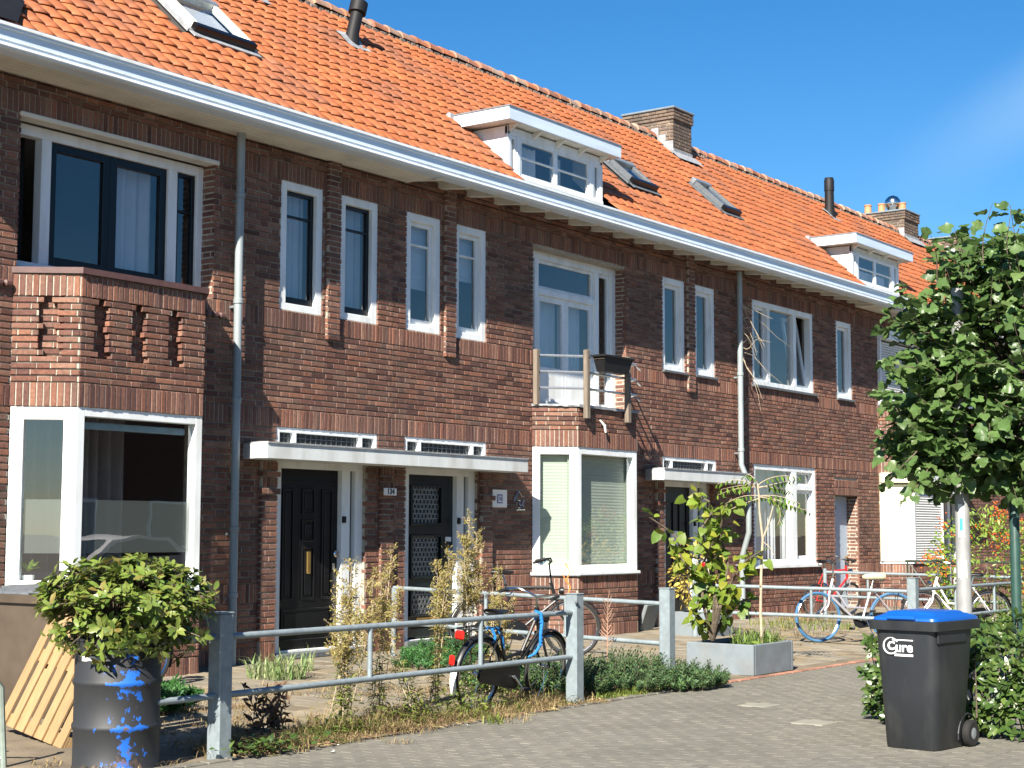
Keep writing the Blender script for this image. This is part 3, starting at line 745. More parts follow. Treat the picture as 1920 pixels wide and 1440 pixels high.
# ---------------------------------------------------------------- bays
def bay_frames(xl, xr, p=.5, c=.43):
    P = [Vector((xl, D, 0)), Vector((xl+c, D-p, 0)), Vector((xr-c, D-p, 0)), Vector((xr, D, 0))]
    out = []
    for i in range(3):
        u = (P[i+1]-P[i]); L = u.length; u.normalize(); n = Vector((u.y, -u.x, 0))
        out.append((frame_of(P[i], u, n), L))
    return P, out
def ring(P, z0, z1, off):
    """polygon of the bay plan offset outwards"""
    a = Vector((P[0].x-off, D+.02, z0)); b = Vector((P[1].x-off*.42, P[1].y-off, z0)); c = Vector((P[2].x+off*.42, P[2].y-off, z0)); d = Vector((P[3].x+off, D+.02, z0))
    return [a, b, c, d]
def bay(h, xl, xr, ptop, slots=False, window_=True, rows_p=None, top_soldier=True, seed=1):
    P, FR = bay_frames(xl, xr)
    it, st, mo = BRICKS[h.name], STRIPS[h.name], MORTAR[h.name]
    for k, (M, L) in enumerate(FR):
        holes = []
        if slots:
            cs = {0: [.36], 1: [.27, .75, 1.23], 2: []}[k]
            for c in cs:
                holes += [(c-.105, c+.075, 3.36, 3.545), (c-.105, c+.075, 3.61, 3.80), (c-.06, c+.045, 3.545, 3.61), (c-.055, c+.115, 3.27, 3.36), (c-.06, c+.02, 3.80, 3.87)]
        low = [('soldier', .10, .31, 0), ('fl', .31, .80, 7), ('soldier', .80, 1.0, 0)]
        up = [('soldier', 2.80, 3.04, 0), ('fl', 3.04, ptop-(.22 if top_soldier else 0), rows_p)]
        if top_soldier: up.append(('soldier', ptop-.22, ptop, 0))
        layout(M, .004, L-.004, low+up, holes, it, st, depth=.10 if slots else .06, seed=seed*7+k,
               )
        sheet(mo, M, 0, L, -.05, 1.0, [], .020)
        sheet(mo, M, 0, L, 2.80, ptop, [(min(x[0] for x in holes[i:i+5])-.02, max(x[1] for x in holes[i:i+5])+.02, 3.25, 3.89) for i in range(0, len(holes), 5)], .020, .10)
        sheet(mo, M, 0, L, 2.80, ptop, [], .10)
        for i in range(0, len(holes), 5):
            c0 = holes[i][0]+.105; Mb = M @ Matrix.Translation((0, .075, 0))
            layout(Mb, max(.03, c0-.14), min(L-.03, c0+.14), [('fl', 3.25, 3.90, 10)], [], it, st, depth=.02, seed=77+i)
    return P, FR
# house A
P, FR = bay(hA, 9.62, 12.11, 4.10, True, rows_p=13, seed=2)
MB().prism(ring(P, 4.10, 0, .035), (0, 0, .06)).build('coping', MT['coping'], hA)
MB().prism(ring(P, 2.795, 0, -.01), (0, 0, .01)).build('bay_head', MT['soffit'], hA)
MB().prism(ring(P, .985, 0, .03), (0, 0, .035)).build('bay_sill', MT['white'], hA)
for i, (x0, x1) in enumerate(((9.30, 9.60), (12.13, 12.42))):          # glazed brown ledge bricks beside the parapet
    for j in range(3): MB().bbox(x0+j*.1, x0+j*.1+.09, D-.05, D+.02, 3.95, 4.02, .02).build('ledge_brick', MT['coping'], hA, True)
win = None
for k, (M, L) in enumerate(FR):
    if k == 1:
        win = window(hA, M, 0, L, 1.02, 2.80, y0=.012, w=.09, depth=.12, wb=.09); pane(win, M, .08, L-.08, 1.10, 2.72, .07)
        pane(win, M, .085, L-.085, 1.38, 1.90, .084, 'frost')
    else:
        win = window(hA, M, 0.01, L-.01, 1.02, 2.80, y0=.014, w=.13, depth=.12, wb=.10); pane(win, M, .12, L-.12, 1.11, 2.71, .07)
        pane(win, M, .125, L-.125, 1.38, 1.90, .084, 'frost')
FA = FR
o = MB().bbox(.10, FR[1][1]-.10, .16, .22, 2.60, 2.67, .01).xf(FR[1][0]).build('blind_rail', mat('blind_rail_paint', (.25, .40, .50), .5)); tag(o, 'blue-grey blind rail across the top of the large bay window', 'blind rail')
curtain(FACADE, 10.05, 11.55, 1.0, 2.85, .55, MT['curtaing'], 'long grey curtain deep behind the large ground floor bay window', .16, .05, 21)
# house B
P, FR = bay(hB, 18.37, 20.82, 3.36, False, rows_p=5, top_soldier=False, seed=3)
FB = FR
b = MB(); pts = ring(P, 3.365, 0, .03)
b.prism(pts, (0, 0, .035)); b.build('lead_cover', MT['lead'], hB)
b = MB()
for k, (M, L) in enumerate(FR):                    # ragged turned-down lead edge
    n = 9
    for i in range(n):
        a, c = L*i/n, L*(i+1)/n; dz = rnd.uniform(.005, .035)
        q = [M @ Vector(v) for v in ((a, -.034, 3.39), (c, -.034, 3.39), (c, -.030-rnd.uniform(0,.012), 3.385-dz), (a, -.030-rnd.uniform(0,.012), 3.385-dz))]
        b.add(q, [(0,1,2,3)])
b.build('lead_edge', MT['lead'], hB)
MB().prism(ring(P, 2.795, 0, -.01), (0, 0, .01)).build('bay_head', MT['soffit'], hB)
MB().prism(ring(P, 1.0, 0, .035), (0, 0, .035)).build('bay_sill', MT['white'], hB)
MB().prism(ring(P, .985, 0, .045), (0, 0, .014)).build('bay_drip', MT['sill'], hB)
for k, (M, L) in enumerate(FR):
    if k == 1:
        win = window(hB, M, 0, L, 1.035, 2.80, y0=.012, w=.10, depth=.12, wb=.10); pane(win, M, .09, L-.09, 1.13, 2.71, .07)
    else:
        win = window(hB, M, 0.01, L-.01, 1.035, 2.80, y0=.014, w=.11, depth=.12, wb=.10); pane(win, M, .10, L-.10, 1.13, 2.71, .07)
blind(FR[0][0], .06, FR[0][1]+.06, 1.05, 2.78, .15, MT['blind'], 'pale sunlit pleated blind in the narrow left side of the balcony bay')
blind(FR[1][0], -.02, FR[1][1]-.03, 1.05, 2.78, .17, MT['blind'], 'pale pleated blind behind the front pane of the balcony bay')
blind(FR[2][0], .05, FR[2][1]-.05, 1.05, 2.78, .17, MT['blind'], 'pale pleated blind in the narrow right side of the balcony bay')
# house D, bay with closed roller shutters
P, FR = bay(hD, 30.50, 32.95, 4.15, False, rows_p=13, seed=4)
MB().prism(ring(P, 4.15, 0, .035), (0, 0, .04)).build('coping', MT['sill'], hD)
MB().prism(ring(P, .985, 0, .03), (0, 0, .035)).build('bay_sill', MT['white'], hD)
MB().prism(ring(P, 2.795, 0, -.01), (0, 0, .01)).build('bay_head', MT['soffit'], hD)
def shutter(h, M, s0, s1, z0, z1, m, box_m, y=0.0, p=.045, boxh=.20, proud=.14):
    b = MB(); b.bbox(s0, s1, y-proud, y+.05, z1-boxh, z1, .015)
    o = b.xf(M).build('roller_shutter', box_m, h)
    for a in (s0, s1-.05): MB().bbox(a, a+.05, y-.05, y+.03, z0, z1-boxh, .005).xf(M).build('guide_rail', box_m, o)
    me = MB()
    L = s1-s0-.10; prof = [(-.004, 0), (-.016, .010), (-.018, .022), (-.012, .034), (.002, p-.004), (.012, p-.004), (.012, 0)]
    me.prism([(0, yy, z) for yy, z in prof], (L, 0, 0)); sm = me.mesh('slat', m)
    n = int((z1-boxh-z0)/p)
    for i in range(n):
        link('slat', sm, o, M @ Matrix.Translation((s0+.05, y-.01, z0+i*p)))
    return o
shutter(hD, FR[0][0], .0, FR[0][1], 1.03, 2.80, MT['shutter'], MT['shutter'], -.01, .05)
shutter(hD, FR[1][0], .0, FR[1][1], 1.03, 2.80, MT['shuttergrey'], MT['white'], -.01, .05)
shutter(hD, FR[2][0], .0, FR[2][1], 1.03, 2.80, MT['shuttergrey'], MT['white'], -.01, .05)
shutter(hD, FACADE, 30.52, 32.92, 4.19, 5.74, MT['shuttergrey'], MT['white'], -.02, .05, .22)
window(hD, FACADE, 34.3, 35.0, 4.17, 5.70, w=.10); window(hD, FACADE, 35.3, 36.0, 4.17, 5.70, w=.10)

# the damaged front of the balcony bay: a dark gap, the broken brick corner and a white drip stain strip
M, L = FB[1]
MB().tube([M @ Vector((.52, -.03, 3.20)), M @ Vector((.60, -.06, 3.12)), M @ Vector((.64, -.05, 3.03))], [.012, .022, .016], 6).build('torn_flashing', MT['litter'], hB)

# ---------------------------------------------------------------- place the bricks
for h in (hA, hB, hC, hD):
    scatter(h, 'brick', 'bricks', BRICKS[h.name], MT['brick'], 300)
    m = MORTAR[h.name]; strip_mesh(m, STRIPS[h.name])
    m.build('wall', MT['mortar'], h)
    x0, x1 = HX[h.name]
    b = MB()                                                # party walls, floors and back wall
    b.box(x0+.002, x0+.10, D+.25, 19.0, -.05, 6.2); b.box(x1-.10, x1-.002, D+.25, 19.0, -.05, 6.2); b.box(x0+.1, x1-.1, 18.8, 19.0, -.05, 6.2)
    b.box(x0+.1, x1-.1, D+.25, 18.8, 2.95, 3.15); b.box(x0+.1, x1-.1, D+.25, 18.8, -.05, .12); b.box(x0+.1, x1-.1, D+.02, 18.8, 6.0, 6.12)
    b.build('interior_wall', MT['room'], h)
# gable ends

# ---------------------------------------------------------------- roofs
PITCH_R = math.radians(42.0); RC, RS = math.cos(PITCH_R), math.sin(PITCH_R)
RY0, RZ0 = 12.45, 6.30
RM = Matrix(((1,0,0,0), (0,RC,-RS,RY0), (0,RS,RC,RZ0), (0,0,0,1)))          # x along the eaves, y up the slope, z out of the roof
RL = 4.33
TW, TG = 0.205, 0.262
MT['bed'] = mat('bedding_mortar', (.17,.145,.12), .95, var=.4, scale=12, bump=.5)
def tile_mb(seed):
    r = random.Random(seed); b = MB()
    n = 9; xs = [.002+(TW-.004)*(.5-.5*math.cos(math.pi*i/n)) for i in range(n+1)]
    def prof(x):
        t = (x % TW)/TW if 0 <= x < TW else (x/TW if x < 0 else 0)
        u = min(1.0, max(0.0, x/TW))
        return .045*math.sin(math.pi*u**1.12)**.62-.006 if 0 < u < 1 else -.006
    tw = r.uniform(-.006, .006); lift = r.uniform(0, .007)
    rows = []
    for y, z in ((-.045, .026+lift), (.06, .022+lift*.7), (.30, .0)):
        row = []
        for i, x in enumerate(xs):
            yy = y
            if y < 0: yy = y + .062*(1-math.sin(math.pi*min(1,max(0,x/TW))**1.1)**.8)-.012
            row.append((x+tw*(y-.1), yy, z+prof(x)))
        rows.append(row)
    lip = [(x, y+.004, z-.013) for x, y, z in rows[0]]
    V = lip+rows[0]+rows[1]+rows[2]; N = n+1
    Fc = []
    for k in range(3):
        for i in range(n): Fc.append((k*N+i, k*N+i+1, (k+1)*N+i+1, (k+1)*N+i))
    return b.add(V, Fc)
TILES = [tile_mb(50+i) for i in range(6)]
# things the tiles must leave free (x0, x1, l0, l1)
FREE = [(12.20,13.42,1.30,2.50), (21.30,22.45,1.15,2.02), (24.90,25.62,1.36,2.42), (17.36,19.92,-.1,1.22), (28.74,31.20,-.1,1.22), (26.10,27.08,3.5,4.4), (38.0,39.2,3.7,4.4), (14.30,14.95,3.62,4.4)]
for h in (hA, hB, hC, hD):
    x0, x1 = HX[h.name]; items = []
    r = random.Random(int(x0))
    for j in range(17):
        l = .02+j*TG
        if l+TG > RL+.10: break
        k = math.ceil(x0/TW)
        while k*TW < x1:
            x = k*TW; k += 1
            if any(a-.03 < x+TW*.5 < c+.03 and l0-.05 < l+TG*.5 < l1+.02 for a, c, l0, l1 in FREE): continue
            if l < .03 and j > 0: continue
            q = r.randrange(6)
            T = RM @ Matrix.Translation((x, l+r.gauss(0, .004), .005+r.gauss(0, .002))) @ Matrix.Rotation(r.gauss(0, .012), 4, 'Z')
            items.append((score(T @ Vector((TW/2, TG/2, 0)), TW*TG), TILES[q], q, T))
    scatter(h, 'roof_tile', 'roof_tiles', items, MT['tile'], 300, smooth='all')
    b = MB()
    c = lambda x, l, z=0: tuple(RM @ Vector((x, l, z)))
    yr, zr = RY0+RL*RC, RZ0+RL*RS
    b.add([c(x0,RL), c(x1,RL), (x1, 19.2, 6.1), (x0, 19.2, 6.1)], [(0,1,2,3)])
    xs_ = sorted({x0, x1} | {v for f in FREE for v in f[:2] if f[2] < 0 and x0 < v < x1})
    for i in range(len(xs_)-1):
        lo = 1.18 if any(f[2] < 0 and f[0] < (xs_[i]+xs_[i+1])/2 < f[1] for f in FREE) else -.02
        b.quad(c(xs_[i],lo), c(xs_[i+1],lo), c(xs_[i+1],RL), c(xs_[i],RL))
    b.build('roof', MT['dark'], h)
    # ridge tiles
    rb = MB(); n = 7
    for sy, rr in ((0, .145), (.36, .120)):
        for i in range(n+1):
            a = math.pi*(i/n)*1.0; rb.v.append((sy, -rr*math.cos(a)*1.15, rr*math.sin(a)))
    rb.f = [[i, i+1, n+2+i, n+1+i] for i in range(n)]+[[i for i in range(n+1)]]; rb.m = [0]*(n+1)
    sm = rb.mesh('ridge_tile', MT['ridge'], True)
    k = math.ceil(x0/.33)
    while k*.33 < x1:
        x = k*.33; k += 1
        if any(a-.2 < x+.16 < c_+.05 and l1 > 4.3 for a, c_, l0, l1 in FREE): continue
        link('ridge_tile', sm, h, Matrix.Translation((x, yr+r.gauss(0,.006), zr-.02+r.gauss(0,.006))) @ Matrix.Rotation(r.gauss(0,.02), 4, 'Y') @ Matrix.Rotation(r.gauss(0,.02), 4, 'Z'))
    # ragged mortar bed under the ridge
    rb = MB(); xx = x0
    while xx < x1:
        L = r.uniform(.08, .2)
        if not any(a-.2 < xx < c_+.05 and l1 > 4.3 for a, c_, l0, l1 in FREE): rb.bbox(xx, xx+L*.9, yr-.145-r.uniform(0,.02), yr+.1, zr-.12-r.uniform(0,.03), zr-.03, .02)
        xx += L
    stuff(rb.build('ridge_bedding', MT['bed'], h))
    # gutter with moulded fascia
    prof = [(12.35,6.10),(12.35,6.245),(12.322,6.25),(12.322,6.305),(12.350,6.305),(12.352,6.27),(12.54,6.27),(12.54,6.06),(12.375,6.06),(12.335,6.072),(12.335,6.10)]
    MB().prism([(x0+.002, y, z) for y, z in prof], (x1-x0-.004, 0, 0)).build('gutter', MT['gutter'], h)
    MB().tube([(x0, 12.326, 6.300), (x1, 12.326, 6.300)], .010, 6).build('gutter_edge', MT['zinc'], h)
    MB().bbox(x0+.002, x1-.002, 12.312, 12.324, 6.268, 6.300, .004).build('gutter_lip', MT['white'], h)
    MB().prism([(x0+.002, y, z) for y, z in ((12.347,6.14),(12.347,6.15),(12.338,6.145))], (x1-x0-.004,0,0)).build('moulding', MT['white'], h)
    MB().prism([(x0+.002, y, z) for y, z in ((12.340,6.075),(12.352,6.118),(12.330,6.112),(12.326,6.085))], (x1-x0-.004,0,0)).build('moulding', MT['white'], h)
    MB().prism([(x0, y, z) for y, z in ((12.355,6.262),(12.355,6.272),(12.52,6.33),(12.52,6.32))], (x1-x0, 0, 0)).build('eaves_flashing', MT['dark'], h)
    # soffit: closed boards on A and D, open rafter feet on B and C
    def boards(a, c_):
        for i in range(7):
            y = 12.42+i*.083
            MB().bbox(a, c_, y, y+.079, 6.062, 6.085, .005).build('soffit_board', MT['soffit'], h)
    def rafters(a, c_, ks):
        MB().add([(a,12.40,6.12),(c_,12.40,6.12),(c_,13.05,6.235),(a,13.05,6.235)], [(0,1,2,3)]).build('soffit', MT['soffit'], h)
        sm = MB().prism([(0,12.42,6.062),(0,12.42,6.13),(0,13.02,6.235),(0,13.02,6.105),(0,12.56,6.055)], (.10,0,0)).mesh('rafter_foot', MT['soffit'])
        for xk in ks: link('rafter_foot', sm, h, Matrix.Translation((xk, 0, 0)))
    if h is hA: boards(x0, x1)
    elif h is hB: boards(x0, 15.55); MB().bbox(15.55, 15.58, 12.40, 13.0, 6.06, 6.2).build('soffit_end', MT['soffit'], h); rafters(15.58, x1, [15.62+.612*i for i in range(10)])
    elif h is hC: rafters(x0, 29.45, [21.74+.612*i for i in range(13)]); MB().bbox(29.45, 29.48, 12.40, 13.0, 6.06, 6.2).build('soffit_end', MT['soffit'], h); boards(29.48, x1)
    else: boards(x0, x1)

# ---------------------------------------------------------------- skylights
def skylight(h, x0, x1, l0, l1, label, frame_m, open_=False):
    o = MB()
    o.box(x0-.07, x1+.07, l0-.13, l0, .045, .06); o.box(x0-.09, x0, l0, l1+.05, .03, .065); o.box(x1, x1+.09, l0, l1+.05, .03, .065)
    o = o.xf(RM).build('skylight', MT['lead'] if open_ else MT['sill'], h); o['label'] = label
    b = MB(); frame_boxes(b, x0, x1, 0, l1-l0, .07, 0, .09); b.v = [(x, l0+z, .05+(.09-y)) for x, y, z in b.v]
    b.xf(RM).build('frame', frame_m, o)
    MB().bbox(x0-.02, x1+.02, l0-.03, l0+.07, .06, .15, .01).xf(RM).build('bottom_bar', MT['black'], o)
    MB().bbox(x0-.02, x1+.02, l1-.09, l1+.02, .06, .16, .01).xf(RM).build('top_hood', MT['zinc'], o)
    MB().add([tuple(RM @ Vector(v)) for v in ((x0+.06,l0+.06,.11),(x1-.06,l0+.06,.11),(x1-.06,l1-.06,.11),(x0+.06,l1-.06,.11))], [(0,1,2,3)]).build('pane', MT['glassup'], o)
    MB().add([tuple(RM @ Vector(v)) for v in ((x0+.05,l0+.05,.02),(x1-.05,l0+.05,.02),(x1-.05,l1-.05,.02),(x0+.05,l1-.05,.02))], [(0,1,2,3)]).build('roller_blind', MT['curtain'] if open_ else MT['dark'], o)
skylight(hA, 12.34, 13.27, 1.45, 2.42, 'large skylight in the orange tiles near the left edge', MT['soffit'], True)
skylight(hB, 21.40, 21.58, 1.2, 1.9, 'skylight', MT['zinc']) if False else skylight(hC, 21.66, 22.38, 1.28, 1.95, 'raised skylight just beyond the large white dormer', MT['sill'])
skylight(hC, 24.98, 25.54, 1.46, 2.36, 'small dark skylight halfway along the roof', MT['sill'])
# ---------------------------------------------------------------- flue pipes
def flue(h, x, l, height, lean, r0, label, cap=True):
    base = RM @ Vector((x, l, .03))
    top = base + Vector((lean, 0, height))
    b = MB(); b.tube([base-Vector((0,0,.12)), base+Vector((lean*.25,0,height*.25)), top], [r0*1.5, r0*1.05, r0], 16)
    o = b.build('flue_pipe', MT['flue'], h, True); o['label'] = label
    d = (top-base).normalized()
    if cap: MB().tube([top-d*.16, top-d*.15, top+d*.02, top+d*.03], [r0*1.0, r0*1.45, r0*1.45, r0*1.2], 16).build('cowl', MT['flue'], o, True)
    else: MB().tube([top-d*.30, top-d*.05, top], [r0*1.12, r0*1.12, r0*.8], 16).build('cowl', MT['flue'], o, True)
    b = MB(); n = 9
    pts = [(-.22,-.20),(-.05,-.24),(.12,-.20),(.24,-.22),(.26,.02),(.2,.2),(-.2,.22),(-.26,0)]
    b.add([tuple(RM @ Vector((x+px, l+py, .075+.02*math.sin(px*40)))) for px, py in pts], [tuple(range(8))]); b.build('lead_skirt', MT['lead'], o)
flue(hB, 16.50, 3.22, .60, .17, .088, 'black flue pipe with a wide cap')
flue(hD, 32.86, 3.55, .85, .0, .10, 'plain black flue pipe', False)
# ---------------------------------------------------------------- chimneys
def chimney(h, x0, x1, y0, y1, z1, label, pots=()):
    zb = RZ0+(y0-RY0)*math.tan(PITCH_R)-.15
    o = MB().box(x0+.012, x1-.012, y0+.012, y1-.012, zb, z1-.03).build('chimney', MT['mortar'], h); o['label'] = label
    its = []; sts = []
    for M, L in ((frame_of((x0,y1,0),(0,-1,0),(-1,0,0)), y1-y0), (frame_of((x0,y0,0),(1,0,0),(0,-1,0)), x1-x0), (frame_of((x1,y0,0),(0,1,0),(1,0,0)), y1-y0)):
        layout(M, 0, L, [('fl', zb, z1-.22, max(2, round((z1-.22-zb)/.068)))], [], its, sts, seed=9)
    for M, L in ((frame_of((x0-.03,y1+.03,0),(0,-1,0),(-1,0,0)), y1-y0+.06), (frame_of((x0-.03,y0-.03,0),(1,0,0),(0,-1,0)), x1-x0+.06), (frame_of((x1+.03,y0-.03,0),(0,1,0),(1,0,0)), y1-y0+.06)):
        layout(M, 0, L, [('fl', z1-.22, z1-.02, 3)], [], its, sts, depth=.09, seed=10)
    scatter(o, 'brick', 'bricks', its, MT['brickc'], 300)
    MB().bbox(x0-.05, x1+.05, y0-.05, y1+.05, z1-.02, z1+.025, .012).build('cap', MT['concrete'], o)
    b = MB(); yy = y0
    while yy < min(y1-.1, 15.55):                               # stepped lead flashing up the side
        zz = RZ0+(yy-RY0)*math.tan(PITCH_R)
        b.bbox(x0-.012, x0+.02, yy, min(yy+.16, y1), zz-.2, zz+.30, .004); yy += .162
    b.bbox(x0-.02, x1+.02, y0-.012, y0+.02, zb-.1, zb+.30, .004)
    b.build('lead_flashing', MT['lead'], o)
    b = MB(); b.add([tuple(RM @ Vector(v)) for v in ((x0-.16, (y0-RY0)/RC-.22, .07), (x1+.14, (y0-RY0)/RC-.20, .075), (x1+.14, (y0-RY0)/RC+.05, .08), (x0-.16, (y0-RY0)/RC+.05, .08))], [(0,1,2,3)]); b.build('lead_apron', MT['lead'], o)
    return o
MT['brickc'] = mat('chimney_brick', (.2,.12,.08), .9, var=.2, scale=20, rand=.2, hues=[(.125,.090,.068),(.16,.115,.082),(.10,.072,.057),(.185,.135,.095)], dirt=(.06,.052,.045), dirt_amt=.5, dscale=3)
chimney(hC, 26.15, 26.86, 15.20, 16.30, 9.72, 'broad bare brick chimney on the ridge')
o = chimney(hD, 38.05, 38.98, 15.42, 16.75, 9.73, 'brick chimney carrying clay pots and a round metal cowl')
for x, y in ((38.2, 16.45), (38.25, 16.1), (38.45, 15.62)):
    MB().lathe([(.10,0),(.085,.20),(.10,.21),(.10,.24),(.07,.24)], (x, y, 9.75), 14).build('chimney_pot', MT['clay'], o, True)
b = MB(); b.lathe([(.10,0),(.10,.12)], (38.5, 15.9, 9.75), 14); b.build('cowl_base', MT['zinc'], o, True)
b = MB(); b.lathe([(.02,-.21),(.12,-.17),(.19,-.09),(.21,0),(.19,.09),(.12,.17),(.02,.21)], (38.5, 15.9, 10.02), 16); b.build('round_cowl', MT['chrome'], o, True)
chimney(hD, 41.4, 42.7, 15.2, 16.4, 9.55, 'brick chimney half hidden by the tree top')
# base of a chimney cut off by the top of the photograph
chimney(hA, 14.42, 14.92, 15.15, 16.0, 10.3, 'chimney whose foot shows at the top edge')
# ---------------------------------------------------------------- dormers
def dormer(h, xa, xb, fx0, fx1, label, yf=12.75, big=True):
    z0, z1 = 6.40, 7.17
    yb = RY0+(z1-RZ0)/math.tan(PITCH_R)+.1
    o = MB().bbox(xa, xb, yf, yf+.05, z1-.12, z1, .006).build('dormer', MT['white'] if big else MT['soffit'], h); o['label'] = label
    for x in (xa, xb-.05):
        b = MB(); b.add([(x,yf,z0),(x,yb,z1),(x,yf,z1),(x+.05,yf,z0),(x+.05,yb,z1),(x+.05,yf,z1)], [(0,1,2),(5,4,3),(0,2,5,3),(1,4,5,2),(0,3,4,1)])
        b.build('cheek', MT['white'] if big else MT['canopy'], o)
    # front: corner lights and two casements
    MB().bbox(xa-.01, xb+.01, yf-.015, yf+.05, z0-.02, z0+.11, .006).build('sill_board', MT['white'], o)
    wpost = [xa, xa+.05, xa+.20, xa+.30]
    for a, c in ((xa-.004, xa+.07), (xa+.22, xa+.30), (xb-.34, xb-.24), (xb-.07, xb+.004)): MB().bbox(a, c, yf-.006, yf+.06, z0+.10, z1-.11, .004).build('post', MT['white'], o)
    M = frame_of((0, yf, 0), (1,0,0), (0,-1,0)); mid = (xa+.30+xb-.34)/2
    def sd(s0, s1, bars):
        bb = MB(); frame_boxes(bb, s0, s1, z0+.11, z1-.12, .045, .005, .05)
        for z in bars: bb.bbox(s0+.044, s1-.044, .008, .045, z-.012, z+.012, .003)
        bb.xf(M).build('sash', MT['white'], o); pane(o, M, s0+.04, s1-.04, z0+.15, z1-.16, .03)
    sd(xa+.30, mid, ((z0+z1)/2,)); sd(mid+.001, xb-.34, ((z0+z1)/2,))
    sd(xa+.07, xa+.22, ()); sd(xb-.24, xb-.07, ())
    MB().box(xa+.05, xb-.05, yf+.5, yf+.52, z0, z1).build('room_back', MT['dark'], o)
    # flat roof with a deep fascia
    fy = 12.55; zt = 7.37
    b = MB(); b.bbox(fx0, fx1, fy, fy+.03, 7.185, zt, .004); b.bbox(fx0, fx0+.03, fy+.03, yb+.12, 7.185, zt-.001, .004); b.bbox(fx1-.03, fx1, fy+.03, yb+.12, 7.185, zt-.001, .004)
    b.build('fascia', MT['gutter'], o)
    MB().bbox(fx0-.012, fx1+.012, fy-.012, yb+.14, zt-.012, zt+.012, .006).build('roof_edge', MT['zinc'], o)
    MB().box(fx0+.03, fx1-.03, fy+.03, yb+.1, 7.19, 7.21).build('soffit', MT['soffit'], o)
    sm = MB().prism([(0,fy+.04,7.188),(0,yf-.002,7.188),(0,yf-.002,7.09)], (.05,0,0)).mesh('bracket', MT['soffit'])
    n = 5 if big else 4
    for i in range(n): link('bracket', sm, o, Matrix.Translation((xa+.02+(xb-xa-.09)*i/(n-1), 0, 0)))
    MB().add([(xa-.05,yf-.02,z0+.02),(xb+.05,yf-.02,z0+.02),(xb+.05,12.40,6.285),(xa-.05,12.40,6.285)], [(0,1,2,3)]).build('lead_apron', MT['lead'], o)
    b = MB(); b.bbox(fx0-.10, fx0+.02, yb-.02, yb+.30, 7.14, 7.40, .02); b.build('lead_corner', MT['lead'], o)
    return o
dormer(hB, 17.43, 19.83, 17.19, 20.05, 'large white flat-roofed dormer with sunlit cheek')
dormer(hC, 28.79, 31.10, 28.56, 31.40, 'weathered white dormer beside the tree', big=False)
MB().add([tuple(RM @ Vector(v)) for v in ((7.6,-.02,.09),(9.12,-.02,.09),(9.5,.55,.10),(8.6,2.2,.11),(7.6,2.2,.11))], [(0,1,2,3,4)]).build('valley_flashing', MT['flue'], hA)
DM = frame_of((0, 12.75, 0), (1,0,0), (0,-1,0))
curtain(DM, 17.80, 18.28, 6.52, 7.0, .16, MT['curtain'], 'white curtain in the left casement of the large dormer', .10, .02, 31)
curtain(DM, 18.68, 18.95, 6.52, 7.0, .16, MT['curtain'], 'white curtain in the right casement of the large dormer', .10, .02, 32)
curtain(DM, 29.12, 30.7, 6.50, 6.78, .16, MT['curtain'], 'short white curtain in the weathered far dormer', .10, .02, 33)
# ---------------------------------------------------------------- drainpipes
def downpipe(h, x, label, y=D-.125, z_top=6.07, bend=False):
    pts = [(x, y, z_top), (x, y, 3.2)]
    pts += [(x, y, 2.75), (x+.02, y-.12 if bend else y, 2.45), (x+.02, y-.12 if bend else y, 1.6), (x, y, 1.2)] if bend else []
    pts += [(x, y, .12)]
    o = MB().tube(pts, .048, 12).build('drainpipe', MT['pipegrey'], h, True); o['label'] = label
    for z in ((5.35, 4.15, 3.05, 1.62, .9) if not bend else (5.1, 4.3, 3.0, 1.1)):
        MB().lathe([(.05,-.03),(.058,-.02),(.056,0),(.058,.02),(.05,.03)], (x, y, z), 12).build('collar', MT['pipegrey'], o, True)
        MB().bbox(x-.015, x+.015, y, D, z-.07, z-.04, .004).build('bracket', MT['zinc'], o)
    return o
downpipe(hA, 12.52, 'grey zinc drainpipe right of the left bay')
downpipe(hC, 24.38, 'pale zinc drainpipe with dry vine tendrils', bend=True)
r = random.Random(4); b = MB()
for i in range(16):
    x, z = 24.42+r.uniform(-.1,.1), r.uniform(4.5, 5.6); pts = [Vector((x, D-.15, z))]
    d = Vector((r.uniform(.1,1), r.uniform(-.4,.1), r.uniform(-1,.7)))
    for k in range(6): pts.append(pts[-1]+d*.10); d += Vector((r.uniform(-.5,.5), r.uniform(-.4,.2), r.uniform(-.7,.3)))
    b.tube(pts, [.008-.001*k for k in range(7)], 4)
tag(b.build('dry_vine', MT['palebark']), 'tangle of bare dry vine twigs hanging from the right drainpipe', 'vine')
# ---------------------------------------------------------------- house numbers and plates
def text(s, parent, size, M, m, name='lettering', ext=.002, bold=0.0, xscale=1.0):
    cu = bpy.data.curves.new('t', 'FONT'); cu.body = s; cu.size = size; cu.extrude = ext; cu.offset = bold; cu.align_x = 'CENTER'; cu.align_y = 'CENTER'
    t = bpy.data.objects.new('t', cu); COL.objects.link(t)
    dg = bpy.context.evaluated_depsgraph_get(); me = bpy.data.meshes.new_from_object(t.evaluated_get(dg)); bpy.data.objects.remove(t)
    me.materials.clear(); me.materials.append(m)
    me.transform(Matrix.Diagonal((xscale, 1, 1, 1)))
    return link(name, me, parent, M)
def upright(x, y, z): return Matrix.Translation((x, y, z)) @ Matrix.Rotation(math.pi/2, 4, 'X')
o = MB().bbox(15.09, 15.32, D-.100, D-.078, 2.045, 2.135, .004).build('house_number', MT['enamel'], hA)
text('134', o, .095, upright(15.205, D-.101, 2.09), MT['ink'], bold=.003)
o = MB().bbox(17.40, 17.74, D-.035, D-.006, 1.93, 2.17, .004).build('house_number', MT['enamel'], hB)
fr = MB().bbox(17.51, 17.63, D-.042, D-.034, 1.985, 2.105, .003).build('blue_plate', MT['blueink'], o)
